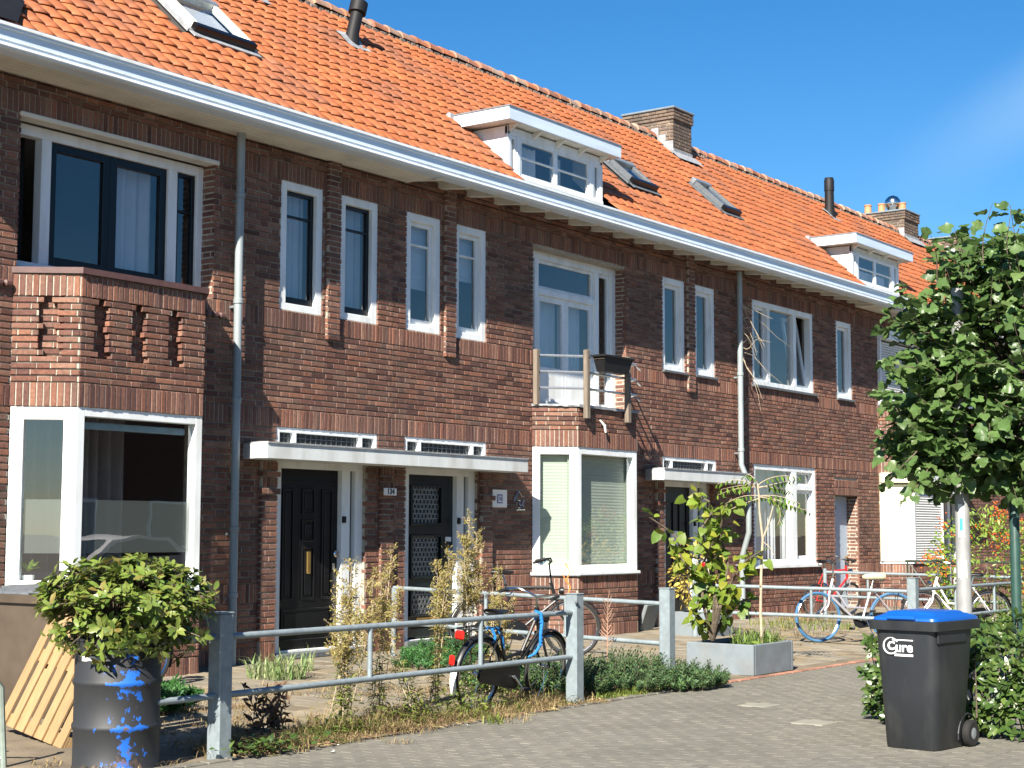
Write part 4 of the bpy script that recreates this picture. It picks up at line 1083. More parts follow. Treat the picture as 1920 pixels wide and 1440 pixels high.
MB().bbox(17.522, 17.618, D-.046, D-.041, 2.0, 2.09, .002).build('plate_face', MT['enamel'], o)
text('132', o, .075, upright(17.57, D-.047, 2.045), MT['blueink'], bold=.001, xscale=.75)
# bent-wire house figure with the number inside
b = MB(); y = D-.02
b.tube([(17.93,y,2.02),(17.95,y,2.07),(18.04,y,2.16),(18.11,y,2.08),(18.15,y,2.10),(18.16,y,2.04),(18.10,y,1.95)], .007, 6)
b.tube([(17.99,y,2.08),(17.98,y,1.90),(18.18,y,1.905)], .007, 6)
b.tube([(18.02,y,2.03),(18.07,y,2.03),(18.05,y,1.985),(18.08,y,1.96),(18.06,y,1.925),(18.02,y,1.93)], .006, 6)
b.tube([(18.10,y,1.94),(18.13,y,1.99),(18.16,y,1.93)], .006, 6)
b.build('wire_house_sign', MT['steelbar'], hB, True)
o = MB().bbox(33.05, 33.16, D-.02, D-.004, 1.65, 1.85, .003).build('house_number', mat('blue_grey_plate', (.25,.32,.40), .4), hD)
# ---------------------------------------------------------------- balcony rail on the bay of house B
b = MB()
posts = [(18.40, 12.94, 3.38, 4.17), (18.93, 12.44, 3.20, 4.18), (20.03, 12.44, 3.20, 4.18), (20.50, 12.60, 3.38, 4.1)]
rail = MB().tube([(18.42,12.93,4.09),(18.90,12.50,4.09),(20.30,12.47,4.09),(20.72,12.93,4.09)], .018, 8).build('balcony_rail', MT['steelbar'], hB); rail['label'] = 'balcony rail of three steel bars on grey wooden posts'
for z in (3.86, 3.63): MB().tube([(18.42,12.93,z),(18.90,12.50,z),(20.30,12.47,z),(20.72,12.93,z)], .018, 8).build('rail_bar', MT['steelbar'], rail)
for x, y, z0, z1 in posts[:3]:
    MB().bbox(x-.042, x+.042, y-.035, y+.035, z0, z1, .006).build('post', MT['wood'], rail)
    for z in (3.63, 3.86, 4.09): MB().lathe([(.012,0),(.012,.012)], (x, y-.055, z), 8, 'y').build('bolt', MT['chrome'], rail)
b = MB()
for z in (4.09, 3.86, 3.63): b.tube([(20.28,12.47,z),(20.50,12.60,z),(20.36,12.42,z-.09)], .012, 6)
b.build('rail_stay', MT['steelbar'], rail)
# black planter box hooked on the balcony rail
v0 = [(19.02,12.40,4.11),(19.80,12.40,4.11),(19.80,12.20,4.11),(19.02,12.20,4.11)]; v1 = [(19.10,12.38,3.88),(19.72,12.38,3.88),(19.72,12.24,3.88),(19.10,12.24,3.88)]
t = thing('balcony_planter', 'long black planter box hooked on the balcony rail', 'planter', (19.4, 12.3, 3.88))
b = MB(); b.add(v0+v1, [(0,1,5,4),(1,2,6,5),(2,3,7,6),(3,0,4,7),(4,5,6,7)]); b.build('box', MT['flue'], t)
b = MB(); b.bbox(19.0,19.82,12.18,12.205,4.085,4.115,.004); b.bbox(19.0,19.82,12.395,12.42,4.085,4.115,.004); b.bbox(19.0,19.025,12.2,12.4,4.085,4.115,.004); b.bbox(19.795,19.82,12.2,12.4,4.085,4.115,.004); b.build('rim', MT['flue'], t)
MB().box(19.03,19.79,12.21,12.39,4.05,4.06).build('earth', MT['soil'], t)
MB().tube([(19.3,12.4,4.11),(19.3,12.47,4.12),(19.3,12.5,4.05)], .008, 6).build('hook', MT['zinc'], t); MB().tube([(19.6,12.4,4.11),(19.6,12.47,4.12),(19.6,12.5,4.05)], .008, 6).build('hook', MT['zinc'], t)

# ================================================================== GROUND
def gz(y): return 0.0 if y <= 8.45 else (GZ if y >= D else GZ*(y-8.45)/(D-8.45))
MT['earth'] = mat('ground_soil', (.17,.135,.09), .95, var=.3, scale=3, bump=.6, bscale=30, dirt=(.10,.085,.055), dirt_amt=.6, dscale=1.5)
MT['paver'] = mat('pavement_brick', (.2,.2,.2), .9, var=.14, scale=9, bump=.35, bscale=140, rand=.05,
    hues=[(.163,.154,.127),(.156,.148,.123),(.170,.160,.131),(.160,.150,.123)], dirt=(.11,.105,.083), dirt_amt=.5, dscale=.9, spec=.3)
MT['slab'] = mat('yard_slab', (.2,.2,.2), .92, var=.16, scale=5, bump=.4, bscale=90, rand=.12,
    hues=[(.225,.20,.155),(.19,.172,.135),(.25,.217,.163),(.21,.184,.135)], dirt=(.24,.175,.095), dirt_amt=.65, dscale=1.6, spec=.25)
MT['paleslab'] = mat('pale_slab', (.235,.225,.18), .9, var=.1, scale=6, bump=.2)
MT['asphalt'] = mat('street_brick', (.16,.135,.12), .9, var=.2, scale=4, bump=.3)
MT['redbrick'] = mat('edging_brick', (.28,.14,.09), .9, var=.25, scale=14, rand=.2, bump=.3)
b = MB()
b.add([(-300,-300,-.012),(600,-300,-.012),(600,8.45,-.012),(-300,8.45,-.012),(600,D,GZ-.012),(-300,D,GZ-.012),(600,900,GZ-.012),(-300,900,GZ-.012)], [(0,1,2,3),(3,2,4,5),(5,4,6,7)])
tag(b.build('ground', MT['earth']), kind='structure')
tag(MB().add([(-60,-12,-.004),(120,-12,-.004),(120,1.5,-.004),(-60,1.5,-.004)], [(0,1,2,3)]).build('road', MT['asphalt']), kind='structure')
pav = tag(MB().add([(-60,1.5,-.0025),(120,1.5,-.0025),(120,8.28,-.0025),(-60,8.28,-.0025)], [(0,1,2,3)]).build('pavement', MT['paver']), kind='structure')
def paver_mb(L, Wd, seed, c=.003):
    r = random.Random(seed); b = MB(); j = lambda a: r.uniform(-a, a)
    tilt = (j(.0009), j(.0009))
    top = [(c+j(.001), c+j(.001)), (L-c+j(.001), c+j(.001)), (L-c+j(.001), Wd-c+j(.001)), (c+j(.001), Wd-c+j(.001))]
    V = [(x, y, tilt[0]*(x/L-.5)+tilt[1]*(y/Wd-.5)) for x, y in top] + [(x, y, -.003) for x, y in ((0,0),(L,0),(L,Wd),(0,Wd))] + [(x, y, -.03) for x, y in ((0,0),(L,0),(L,Wd),(0,Wd))]
    return b.add(V, [(0,1,2,3)]+[(4+i, 4+(i+1)%4, (i+1)%4, i) for i in range(4)]+[(8+i, 8+(i+1)%4, 4+(i+1)%4, 4+i) for i in range(4)])
PV = [paver_mb(.205, .102, i) for i in range(6)]
r = random.Random(3); items = []
SLABS = [(12.6, 6.0), (13.55, 7.0)]
j = 0; y = 3.2
while y < 8.18:
    off = .1075*(j % 2)
    x = 6.6+off
    xmax = 26
    while x < xmax:
        p = pix((x+.1, y+.05, 0))
        if -60 < p[0] < 1980 and p[1] < 1500 and not any(sx-.16 < x+.1 < sx+.16 and sy-.16 < y+.05 < sy+.16 for sx, sy in SLABS):
            q = r.randrange(6)
            items.append((score((x+.1,y+.05,0), .02), PV[q], q, Matrix.Translation((x+r.gauss(0,.0015), y+r.gauss(0,.0015), .003+r.gauss(0,.0007))) @ Matrix.Rotation(r.gauss(0,.006), 4, 'Z')))
        x += .2145
    y += .1085; j += 1
scatter(pav, 'paver', 'pavers', items, MT['paver'], 300)
for sx, sy in SLABS: MB().bbox(sx-.15, sx+.15, sy-.15, sy+.15, -.03, .006, .005).build('paving_slab', MT['paleslab'], pav)
x = 7.0
while x < 24:                                                    # brick edging between pavement and yards
    MB().bbox(x, x+.205, 8.285, 8.385, -.05, .008+rnd.uniform(0,.008), .006).build('edging_brick', MT['redbrick'] if x > 14.6 else MT['paver'], pav); x += .215
yard = tag(MB().add([(5,8.39,-.004),(45,8.39,-.004),(45,D,GZ-.006),(5,D,GZ-.006)], [(0,1,2,3)]).build('yard', MT['earth']), kind='structure')
SV = [paver_mb(.294, .294, 40+i, .006) for i in range(5)]
items = []
tilt = Matrix.Rotation(math.atan(GZ/(D-8.45)), 4, 'X')
for i in range(0, 72):
    for k in range(14):
        x, y = 8.2+i*.302, 8.62+k*.302
        if y > 12.85 or pix((x,y,0))[0] > 1990: continue
        if x < 12.6 and k < 1: continue
        if 12.7 < x < 14.9 and k < 5: continue
        if r.random() < .05: continue
        q = r.randrange(5)
        items.append((score((x+.15,y+.15,gz(y)), .09), SV[q], 's%d' % q, Matrix.Translation((x, y, gz(y)+.002+r.gauss(0,.002))) @ tilt @ Matrix.Rotation(r.gauss(0,.008), 4, 'Z')))
scatter(yard, 'paving_slab', 'paving_slabs', items, MT['slab'], 300)

# ================================================================== across the street (seen in the window panes only)
t = thing('terraced_house', 'dark brick house row across the street, mirrored in the window panes', 'house', (30, -16, 0))
b = MB(); b.box(-10, 80, -24, -16, 0, 5.6); b.build('wall', MT['brick'], t)
MB().prism([(-10,-15.6,5.6),(-10,-24.4,5.6),(-10,-20,9.2)], (90,0,0)).build('roof', MT['sill'], t)
for i in range(22):
    wdw = MB().bbox(-8+i*4, -6.2+i*4, -15.99, -15.9, 1.0, 2.6, .02).build('window', MT['white'], t); MB().box(-7.9+i*4, -6.3+i*4, -15.92, -15.88, 1.1, 2.5).build('pane', MT['dark'], wdw)

# ================================================================== FENCES of galvanised tube
def fpost(parent, x, y, h=1.015, s=.125, z=None):
    z = gz(y) if z is None else z
    MB().bbox(x-s/2, x+s/2, y-s/2, y+s/2, z-.05, h, .008).build('post', MT['galv'], parent)
    MB().bbox(x-s/2-.004, x+s/2+.004, y-s/2-.004, y+s/2+.004, h, h+.012, .004).build('post_cap', MT['galv'], parent)
def rail(parent, a, b_, r_=.024): MB().tube([a, b_], r_, 12).build('rail', MT['galv'], parent, True)
def upr(parent, x, y, z0, z1): MB().tube([(x,y,z0),(x,y,z1)], .021, 10).build('upright', MT['galv'], parent, True)
FY = 8.42
t = thing('tube_fence', 'galvanised tube fence along the pavement with the black bicycle tied to it', 'fence', (10.3, FY, 0), 'galvanised tube fences')
fpost(t, 8.08, FY); fpost(t, 12.60, FY)
for z in (.85, .44): rail(t, (8.14, FY, z), (12.54, FY, z)); rail(t, (7.45, FY, z), (8.02, FY, z))
for x in (9.69, 11.14): upr(t, x, FY, .44, .85)
MB().bbox(12.50, 12.545, FY-.085, FY-.06, .93, .96, .01).build('bracket', MT['sill'], t)
t = thing('tube_fence', 'galvanised tube fence running from its thick post to the wall beside door 132', 'fence', (14.6, 10.5, 0), 'galvanised tube fences')
fpost(t, 14.47, 8.52)
for z in (.86, .45): rail(t, (14.48, 8.58, z), (14.75, 12.45, z+.07))
for y in (9.85, 11.0, 12.42): upr(t, 14.47+.28*(y-8.52)/3.93, y, .44+.07*(y-8.5)/4, .86+.07*(y-8.5)/4)
MB().tube([(14.75,12.45,.10),(14.75,12.45,.93)], .03, 10).build('end_post', MT['galv'], t, True)
t = thing('tube_fence', 'galvanised tube fence in front of the blue-tyred bicycle', 'fence', (20.7, 9.7, 0), 'galvanised tube fences')
fpost(t, 20.82, 8.42, .985)
for z in (.81, .43): rail(t, (20.81, 8.48, z), (20.50, 11.6, z+.03), .026)
upr(t, 20.68, 9.85, .43, .81); MB().tube([(20.50,11.6,.05),(20.50,11.6,.9)], .045, 10).build('end_post', MT['galv'], t, True)
t = thing('tube_fence', 'galvanised tube fence at the far right behind the lamp post and white bicycle', 'fence', (23.2, 8.6, 0), 'galvanised tube fences')
fpost(t, 25.7, 8.42, .985)
for z in (.83, .42): rail(t, (20.88, FY, z), (25.64, FY, z)); rail(t, (25.68, 8.48, z+.06), (25.75, 12.0, z+.09))
for x in (22.4, 24.0): upr(t, x, FY, .42, .83)
for y in (9.9, 11.2): upr(t, 25.72, y, .45, .9)
MB().tube([(25.75,12.0,.05),(25.75,12.0,.98)], .035, 10).build('end_post', MT['galv'], t, True)
t = thing('garden_railing', 'thin dark green railing in front of the shuttered bay', 'railing', (30.3, 11.5, .1))
MB().bbox(30.28, 30.33, 8.9, 12.4, 1.02, 1.07, .01).build('top_bar', MT['greenrail'], t)
for y in (8.95, 9.8, 10.6, 11.5, 12.35): MB().tube([(30.3,y,.05),(30.3,y,1.03)], .016, 6).build('upright', MT['greenrail'], t)
MB().tube([(30.3,12.3,.98),(30.3,11.9,.45)], .014, 6).build('brace', MT['greenrail'], t)
# ================================================================== posts
t = thing('lamp_post', 'thick pale grey lamp post with a small torn sticker, beside the green post', 'lamp post', (14.61, 5.41, 0))
MB().tube([(14.61,5.41,0),(14.61,5.41,.8),(14.61,5.41,.84),(14.61,5.41,3.9)], [.080,.080,.070,.058], 24).build('pole', MT['lamp'], t, True)
def wrap(parent, name, cx, cy, rr, a0, a1, z0, z1, m, wob=0.0):
    b = MB(); n = 8
    for z in (z0, z1):
        for i in range(n+1):
            a = a0+(a1-a0)*i/n; b.v.append((cx+rr*math.cos(a), cy+rr*math.sin(a), z+(rnd.uniform(-wob, wob) if wob else 0)))
    b.f = [[i, i+1, n+2+i, n+1+i] for i in range(n)]; b.m = [0]*n
    return b.build(name, m, parent, True)
wrap(t, 'sticker', 14.61, 5.41, .0725, math.radians(170), math.radians(215), 1.56, 1.86, MT['litter'], .01)
wrap(t, 'sticker_print', 14.61, 5.41, .0735, math.radians(178), math.radians(204), 1.62, 1.74, mat('cyan_print', (.05,.45,.62), .5), .006)
wrap(t, 'sticker', 14.61, 5.41, .0735, math.radians(160), math.radians(225), 1.18, 1.33, MT['litter'], .02)
GPX, GPY = 15.02, 5.06
t = thing('green_post', 'dark green steel post standing in the hedge under the tree', 'post', (GPX, GPY, 0))
MB().tube([(GPX,GPY,0),(GPX,GPY,2.3),(GPX,GPY,2.34)], [.047,.047,.03], 16).build('pole', MT['greenpost'], t, True)

# ================================================================== bicycles (built at the origin, front towards +X)
def circle(r_, n=28, c=(0,0,0)): return [(c[0]+r_*math.cos(2*math.pi*i/n), c[1], c[2]+r_*math.sin(2*math.pi*i/n)) for i in range(n)]
def arc(r_, a0, a1, n, c): return [(c[0]+r_*math.cos(math.radians(a0+(a1-a0)*i/n)), c[1], c[2]+r_*math.sin(math.radians(a0+(a1-a0)*i/n))) for i in range(n+1)]
def bicycle(label, loc, heading, lean=0, R=.34, wb=1.08, frame='bikeblack', style='diamond', tyre='rubber', bar='black', saddle='bikeblack', rack=True, guard='bikeblack',
            chaincase=True, steer=0, tail=False, fork=None, saddle_h=.98, bar_h=1.08):
    M = Matrix.Translation(loc) @ Matrix.Rotation(heading, 4, 'Z') @ Matrix.Rotation(lean, 4, 'X')
    t = thing('bicycle', label, 'bicycle', M=M)
    LOCAL[0] = True
    fm = MT[frame]; hr, hf = Vector((-wb/2, 0, R)), Vector((wb/2, 0, R))
    bb = Vector((-.09, 0, R-.04)); st = Vector((-.25, 0, saddle_h-.14)); ht = Vector((.315, 0, .86)); hb = Vector((.365, 0, .68))
    SM = Matrix.Translation(ht) @ Matrix.Rotation(math.radians(-18), 4, 'Y') @ Matrix.Rotation(steer, 4, 'Z') @ Matrix.Rotation(math.radians(18), 4, 'Y') @ Matrix.Translation(-ht)
    def wheel(c, T=Matrix.Identity(4)):
        w = MB().tube(circle(R-.022, 32, c), .020, 8, closed=True).xf(T).build('wheel', MT[tyre], t, True); w.name = 'wheel'
        MB().tube(circle(R-.046, 32, c), .013, 6, closed=True).xf(T).build('rim', MT['chrome'], w, True)
        b = MB()
        for i in range(20):
            a = 2*math.pi*i/20; s = .028 if i % 2 else -.028
            b.tube([(c[0]+.02*math.cos(a+.9), s, c[2]+.02*math.sin(a+.9)), (c[0]+(R-.05)*math.cos(a), 0, c[2]+(R-.05)*math.sin(a))], .0016, 3, False)
        b.xf(T).build('spokes', MT['chrome'], w)
        MB().lathe([(.010,-.06),(.010,-.035),(.028,-.03),(.018,-.02),(.018,.02),(.028,.03),(.010,.035),(.010,.06)], c, 10, 'y').xf(T).build('hub', MT['chrome'], w, True)
    wheel(hr); wheel(hf, SM)
    b = MB()
    if style == 'diamond':
        b.tube([st-Vector((-.015,0,.05)), ht-Vector((0,0,.03))], .016, 8); b.tube([bb, hb], .019, 8)
    elif style == 'straight':
        b.tube([st-Vector((-.015,0,.04)), Vector((.15,0,.84)), ht-Vector((0,0,.02))], .019, 8); b.tube([bb, hb], .019, 8)
    else:
        b.tube([bb, Vector((.05,0,.36)), Vector((.25,0,.56)), hb], .019, 8); b.tube([bb+(st-bb)*.35, Vector((.12,0,.50)), ht-Vector((0,0,.04))], .017, 8)
    b.tube([bb, st], .017, 8); b.tube([ht+Vector((-.012,0,.04)), hb+Vector((.012,0,-.03))], .022, 8)
    for s in (.055, -.055):
        b.tube([bb+Vector((0,s*.5,0)), hr+Vector((0,s,0))], .010, 6); b.tube([st+Vector((0,s*.4,-.03)), hr+Vector((0,s,0))], .008, 6)
    b.build('frame', fm, t, True)
    b = MB()
    for s in (.05, -.05): b.tube([hb+Vector((.01,s*.6,-.02)), Vector((.41,s,.52)), hf+Vector((0,s,0))], [.014,.013,.009], 8)
    b.tube([hb+Vector((.01,-.05,-.02)), hb+Vector((.01,.05,-.02))], .016, 8); b.xf(SM).build('fork', MT[fork] if fork else fm, t, True)
    MB().tube([st, st+Vector((-.035,0,.12))], .013, 8).build('seat_post', MT['chrome'], t, True)
    sc = st+Vector((-.04,0,.14)); b = MB()
    prof = [(-.13,.075,.03),(-.11,.10,.035),(-.05,.095,.03),(.03,.05,.025),(.11,.022,.02),(.145,.012,.01)]
    if saddle == 'fleece': prof = [(x*1.15, w*1.25, h*2.0) for x, w, h in prof]
    n = 8
    for x, w, h in prof:
        for k in range(n):
            a = 2*math.pi*k/n; b.v.append((sc.x+x, w*math.cos(a), sc.z+h*math.sin(a)*(1 if math.sin(a) > 0 else .9)))
    for i in range(len(prof)-1):
        for k in range(n): b.f.append([i*n+k, i*n+(k+1)%n, (i+1)*n+(k+1)%n, (i+1)*n+k])
    b.f += [list(range(n)), [(len(prof)-1)*n+k for k in range(n)]]; b.m = [0]*len(b.f)
    so = b.build('saddle', MT[saddle], t, 'all')
    MB().tube([sc+Vector((-.10,.05,-.03)), sc+Vector((-.10,.045,-.07)), sc+Vector((-.10,-.045,-.07)), sc+Vector((-.10,-.05,-.03))], .008, 5).build('saddle_spring', MT['chrome'], so)
    # handlebar
    top = Vector((.285,0,bar_h-.04)); b = MB()
    b.tube([ht, top], .012, 8)
    pts = [(.12,.29,bar_h-.01),(.20,.28,bar_h+.01),(.29,.22,bar_h+.02),(.31,.10,bar_h-.01),(.285,0,bar_h-.03),(.31,-.10,bar_h-.01),(.29,-.22,bar_h+.02),(.20,-.28,bar_h+.01),(.12,-.29,bar_h-.01)]
    b.tube(pts, .011, 8)
    hbo = b.xf(SM).build('handlebar', MT['bikeblack'] if bar == 'black' else MT['chrome'], t, True)
    for s in (1, -1): MB().tube([(.22,.285*s,bar_h+.012),(.10,.295*s,bar_h-.012)], .017, 8).xf(SM).build('grip', MT['rubber'], hbo, True)
    for s in (1, -1): MB().tube([(.25,.25*s,bar_h-.0),(.20,.24*s,bar_h-.035),(.13,.25*s,bar_h-.045)], .006, 5).xf(SM).build('brake_lever', MT['chrome'], hbo, True)
    # mudguards, stays
    def guard_(c, a0, a1, T, nm):
        b = MB(); n = 12; rr = R+.018
        for i in range(n+1):
            a = math.radians(a0+(a1-a0)*i/n)
            for yy, dr in ((-.032,-.012),(-.016,.004),(.016,.004),(.032,-.012)): b.v.append((c[0]+(rr+dr)*math.cos(a), yy, c[2]+(rr+dr)*math.sin(a)))
        for i in range(n):
            for k in range(3): b.f.append([i*4+k, i*4+k+1, i*4+k+5, i*4+k+4]); b.m.append(0)
        g = b.xf(T).build('mudguard', MT[guard], t, 'all'); return g
    if guard:
        g = guard_(hr, 20, 205, Matrix.Identity(4), 'r'); guard_(hf, 25, 150, SM, 'f')
        if tail:
            b = MB(); n = 4
            for i in range(n+1):
                a = math.radians(165+(205-165)*i/n)
                for yy in (-.034,.034): b.v.append((hr.x+(R+.025)*math.cos(a), yy, R+(R+.025)*math.sin(a)))
            b.f = [[2*i,2*i+1,2*i+3,2*i+2] for i in range(n)]; b.m = [0]*n
            b.build('white_patch', MT['whiteprint'], g)
    if rack:
        b = MB()
        for s in (.07, -.07): b.tube([st+Vector((.0,s*.4,-.12)), Vector((-.42,s,.76)), Vector((-.80,s,.75))], .006, 5); b.tube([Vector((-.62,s,.755)), hr+Vector((0,s*.9,0))], .005, 5)
        b.tube([(-.80,.07,.75),(-.80,-.07,.75)], .006, 5); b.tube([(-.6,.07,.755),(-.6,-.07,.755)], .006, 5)
        ro = b.build('rack', MT['bikeblack'], t, True)
        if tail:
            MB().bbox(-.86,-.82,-.05,.05,.66,.74,.015).build('tail_light', MT['redlens'], ro)
            MB().bbox(-.935,-.905,-.03,.03,.44,.53,.012).build('reflector', MT['redlens'], ro)
    if chaincase:
        b = MB(); n = 12
        A = [(bb.x+.115*math.cos(math.radians(a)), bb.z+.115*math.sin(math.radians(a))) for a in range(-80, 81, 20)]+[(hr.x+.07*math.cos(math.radians(a)), hr.z+.07*math.sin(math.radians(a))) for a in range(100, 261, 20)]
        b.prism([(x, -.075, z) for x, z in A], (0, .03, 0)); b.build('chain_case', MT['black'], t)
    cr = MB(); cr.tube([bb+Vector((0,-.09,0)), bb+Vector((.12,-.10,-.11))], .010, 6); cr.tube([bb+Vector((0,.07,0)), bb+Vector((-.12,.10,.11))], .010, 6); cr.tube([bb+Vector((0,-.09,0)), bb+Vector((0,.07,0))], .018, 8)
    co = cr.build('crank', MT['chrome'], t, True)
    for x, y, z in ((.12,-.14,-.11),(-.12,.14,.11)): MB().bbox(bb.x+x-.04, bb.x+x+.04, y-.04, y+.04, bb.z+z-.012, bb.z+z+.012, .006).build('pedal', MT['rubber'], co)
    b = MB(); b.lathe([(.03,0),(.045,.03),(.045,.06),(.035,.065)], (.40,0,.80), 12, 'x'); b.xf(SM).build('headlight', MT['chrome'] if frame != 'bikeblack' else MT['bikeblack'], t, True)
    MB().tube([bb+Vector((-.05,.06,-.02)), Vector((-.22,.16,.02))], .008, 5).build('kickstand', MT['chrome'], t)
    LOCAL[0] = False
    return t, M
P = math.pi
t, M = bicycle('black bicycle with a white-tipped rear mudguard tied to the fence by a blue cord', (11.98, 8.72, .005), 0.0, lean=.10, R=.335, wb=1.05, style='step', tail=True, bar='chrome', fork='bikeblack', saddle_h=.88, bar_h=1.03)
b = MB(); cx_ = 11.98
b.tube([(cx_+.03,FY+.035,.80),(cx_+.01,FY+.03,.86),(cx_-.02,FY,.882),(cx_+.02,FY-.032,.862),(cx_+.035,FY-.034,.78),(cx_+.02,FY-.03,.68),(cx_+.03,FY-.02,.58),(cx_,FY+.02,.50),(cx_-.05,FY+.06,.47)], [.010,.015,.016,.017,.016,.015,.016,.014,.009], 8)
for q in range(9): b.lathe([(.012,-.006),(.020,0),(.012,.006)], (cx_+.03-.004*(q%3),FY-.03,.85-.034*q), 6)
tag(b.build('cord', MT['bluecord']), 'bright blue knotted cord hanging over the fence rail', 'cord')
b = MB(); b.tube([(11.62,8.66,.74),(11.65,8.64,.66),(11.63,8.66,.59)], .014, 6); b.tube([(11.70,8.66,.73),(11.76,8.64,.64),(11.80,8.66,.55)], .013, 6); b.tube([(11.58,8.68,.74),(11.76,8.66,.73)], .016, 6)
tag(b.build('cord', MT['bluecord']), 'blue rag wound under the saddle of the tied bicycle', 'cord')
bicycle('tall black bicycle with a straight top tube standing beyond the second fence', (15.88, 11.32, .09), math.atan2(-1.04,.81), lean=-.06, R=.355, wb=1.12, style='straight', bar='black', saddle_h=1.02, bar_h=1.16)
b = MB(); b.tube([(16.18,10.95,1.22),(16.21,10.90,1.12),(16.18,10.93,1.02),(16.22,10.90,.93),(16.2,10.92,.86)], .008, 5); b.tube([(16.2,10.93,1.2),(16.16,10.97,1.08),(16.2,10.93,.98)], .007, 5)
tag(b.build('cord', MT['orangecord']), 'orange cord dangling from the handlebar of the tall bicycle', 'cord')
bicycle('silver bicycle with bright blue tyres and a sheepskin saddle cover', (21.42, 9.50, .05), math.atan2(.85,-.66), lean=.16, R=.36, wb=1.10, frame='bikesilver', style='step', tyre='tyreblue', bar='chrome', saddle='fleece', guard=None, steer=.25, saddle_h=.93, bar_h=1.16)
bicycle('small red and grey bicycle by the wide ground floor window', (26.5, 12.25, .12), math.atan2(-.28,1.05), lean=.12, R=.30, wb=.98, frame='bikered', style='diamond', fork='bikesilver', bar='black', rack=False, guard=None, chaincase=False, saddle_h=.98, bar_h=1.02)
bicycle('white step-through bicycle behind the lamp post', (24.05, 9.05, .03), math.atan2(.75,-.75), lean=-.06, R=.35, wb=1.10, frame='bikewhite', style='step', bar='chrome', guard='bikeblack', rack=True, saddle_h=.93, bar_h=1.12)
bicycle('bicycle in front of the left bay, hidden up to its handlebar by the leafy barrel', (9.85, 11.85, .1), P, lean=.05, R=.34, style='diamond', bar='black', bar_h=1.12)
# ================================================================== wheelie bin with the blue lid
def wheelie(label, N, Hh, body_m, lid_m, fwd, W_=.57, Dp=.70):
    """N: near front corner of the rim; front faces -X when fwd is (-1,0)"""
    t = thing('wheelie_bin', label, 'bin', (N[0], N[1], 0))
    x0, y0 = N; H_ = Hh
    def rect(z, in_f, in_b, in_s, rr=.05):
        a, b_, c, d = x0+in_f, x0+Dp-in_b, y0+in_s, y0+W_-in_s
        out = []
        for cx, cy, a0 in ((b_-rr, c+rr, -90), (b_-rr, d-rr, 0), (a+rr, d-rr, 90), (a+rr, c+rr, 180)):
            for k in range(4): an = math.radians(a0+30*k); out.append((cx+rr*math.cos(an), cy+rr*math.sin(an), z))
        return out
    def loft(b, rings):
        n = len(rings[0]); o = len(b.v)
        for r_ in rings: b.v.extend(r_)
        for i in range(len(rings)-1):
            for k in range(n): b.f.append([o+i*n+k, o+i*n+(k+1)%n, o+(i+1)*n+(k+1)%n, o+(i+1)*n+k]); b.m.append(0)
        b.f.append([o+k for k in range(n)][::-1]); b.f.append([o+(len(rings)-1)*n+k for k in range(n)]); b.m += [0,0]
        return b
    b = MB(); loft(b, [rect(.0,.10,.17,.075,.05), rect(.02,.085,.155,.06,.06), rect(.45,.055,.09,.04,.07), rect(H_-.10,.028,.05,.022,.07), rect(H_-.05,.03,.05,.02,.06), rect(H_-.045,.055,.07,.05,.05), rect(H_,.055,.07,.05,.05)])
    body = b.build('body', body_m, t, True)
    b = MB(); loft(b, [rect(H_-.055,-.005,-.01,-.005,.03), rect(H_+.012,-.012,-.02,-.012,.035), rect(H_+.015,.0,.0,.0,.03)]); b.build('rim', body_m, body, True)
    MB().bbox(x0+.05, x0+Dp-.2, y0+.012, y0+.03, H_-.15, H_-.05, .012).build('side_rib', body_m, body)
    # lid, slightly domed with a raised panel
    b = MB(); loft(b, [rect(H_+.016,.01,-.03,.01,.05), rect(H_+.035,.015,-.03,.012,.06), rect(H_+.060,.07,.03,.06,.08), rect(H_+.075,.16,.10,.15,.09)])
    lid = b.build('lid', lid_m, t, True)
    b = MB(); loft(b, [rect(H_+.045,.06,.06,.045,.05), rect(H_+.078,.10,.10,.09,.05), rect(H_+.084,.14,.14,.13,.05)]); b.build('lid_panel', lid_m, lid, True)
    MB().bbox(x0-.015, x0+.04, y0+.17, y0+.40, H_+.02, H_+.05, .01).build('lid_grip', lid_m, lid)
    MB().tube([(x0+Dp+.05,y0+.04,H_-.01),(x0+Dp+.05,y0+W_-.04,H_-.01)], .014, 8).build('handle', body_m, body, True)
    for yy in (y0+.09, y0+W_-.09): MB().bbox(x0+Dp-.02, x0+Dp+.06, yy-.02, yy+.02, H_-.03, H_+.005, .006).build('handle_arm', body_m, body)
    for yy in (y0+.06, y0+W_-.06):
        w = MB().lathe([(.05,-.028),(.085,-.03),(.098,-.02),(.100,0),(.098,.02),(.085,.03),(.05,.028)], (x0+Dp-.13, yy-.028 if yy < y0+.3 else yy+.028, .10), 24, 'y').build('wheel', MT['rubber'], t, True)
        MB().lathe([(.012,-.036),(.03,-.034),(.056,-.022),(.056,.022),(.03,.034),(.012,.036)], (x0+Dp-.13, yy-.028 if yy < y0+.3 else yy+.028, .10), 16, 'y').build('hubcap', MT['zinc'], w, True)
    MB().tube([(x0+Dp-.13,y0+.02,.10),(x0+Dp-.13,y0+W_-.02,.10)], .010, 8).build('axle', MT['zinc'], t)
    # moulded wheel arch
    b = MB(); b.tube(arc(.155, 15, 190, 10, (x0+Dp-.13, y0+.055, .09)), .008, 5); b.build('wheel_arch', body_m, body)
    return t, body
t, body = wheelie('dark grey wheelie bin with a blue lid and white lettering, beside the hedge', (11.36, 4.42), .935, MT['plastic'], MT['blueplastic'], (-1,0), .55, .70)
BIN = t
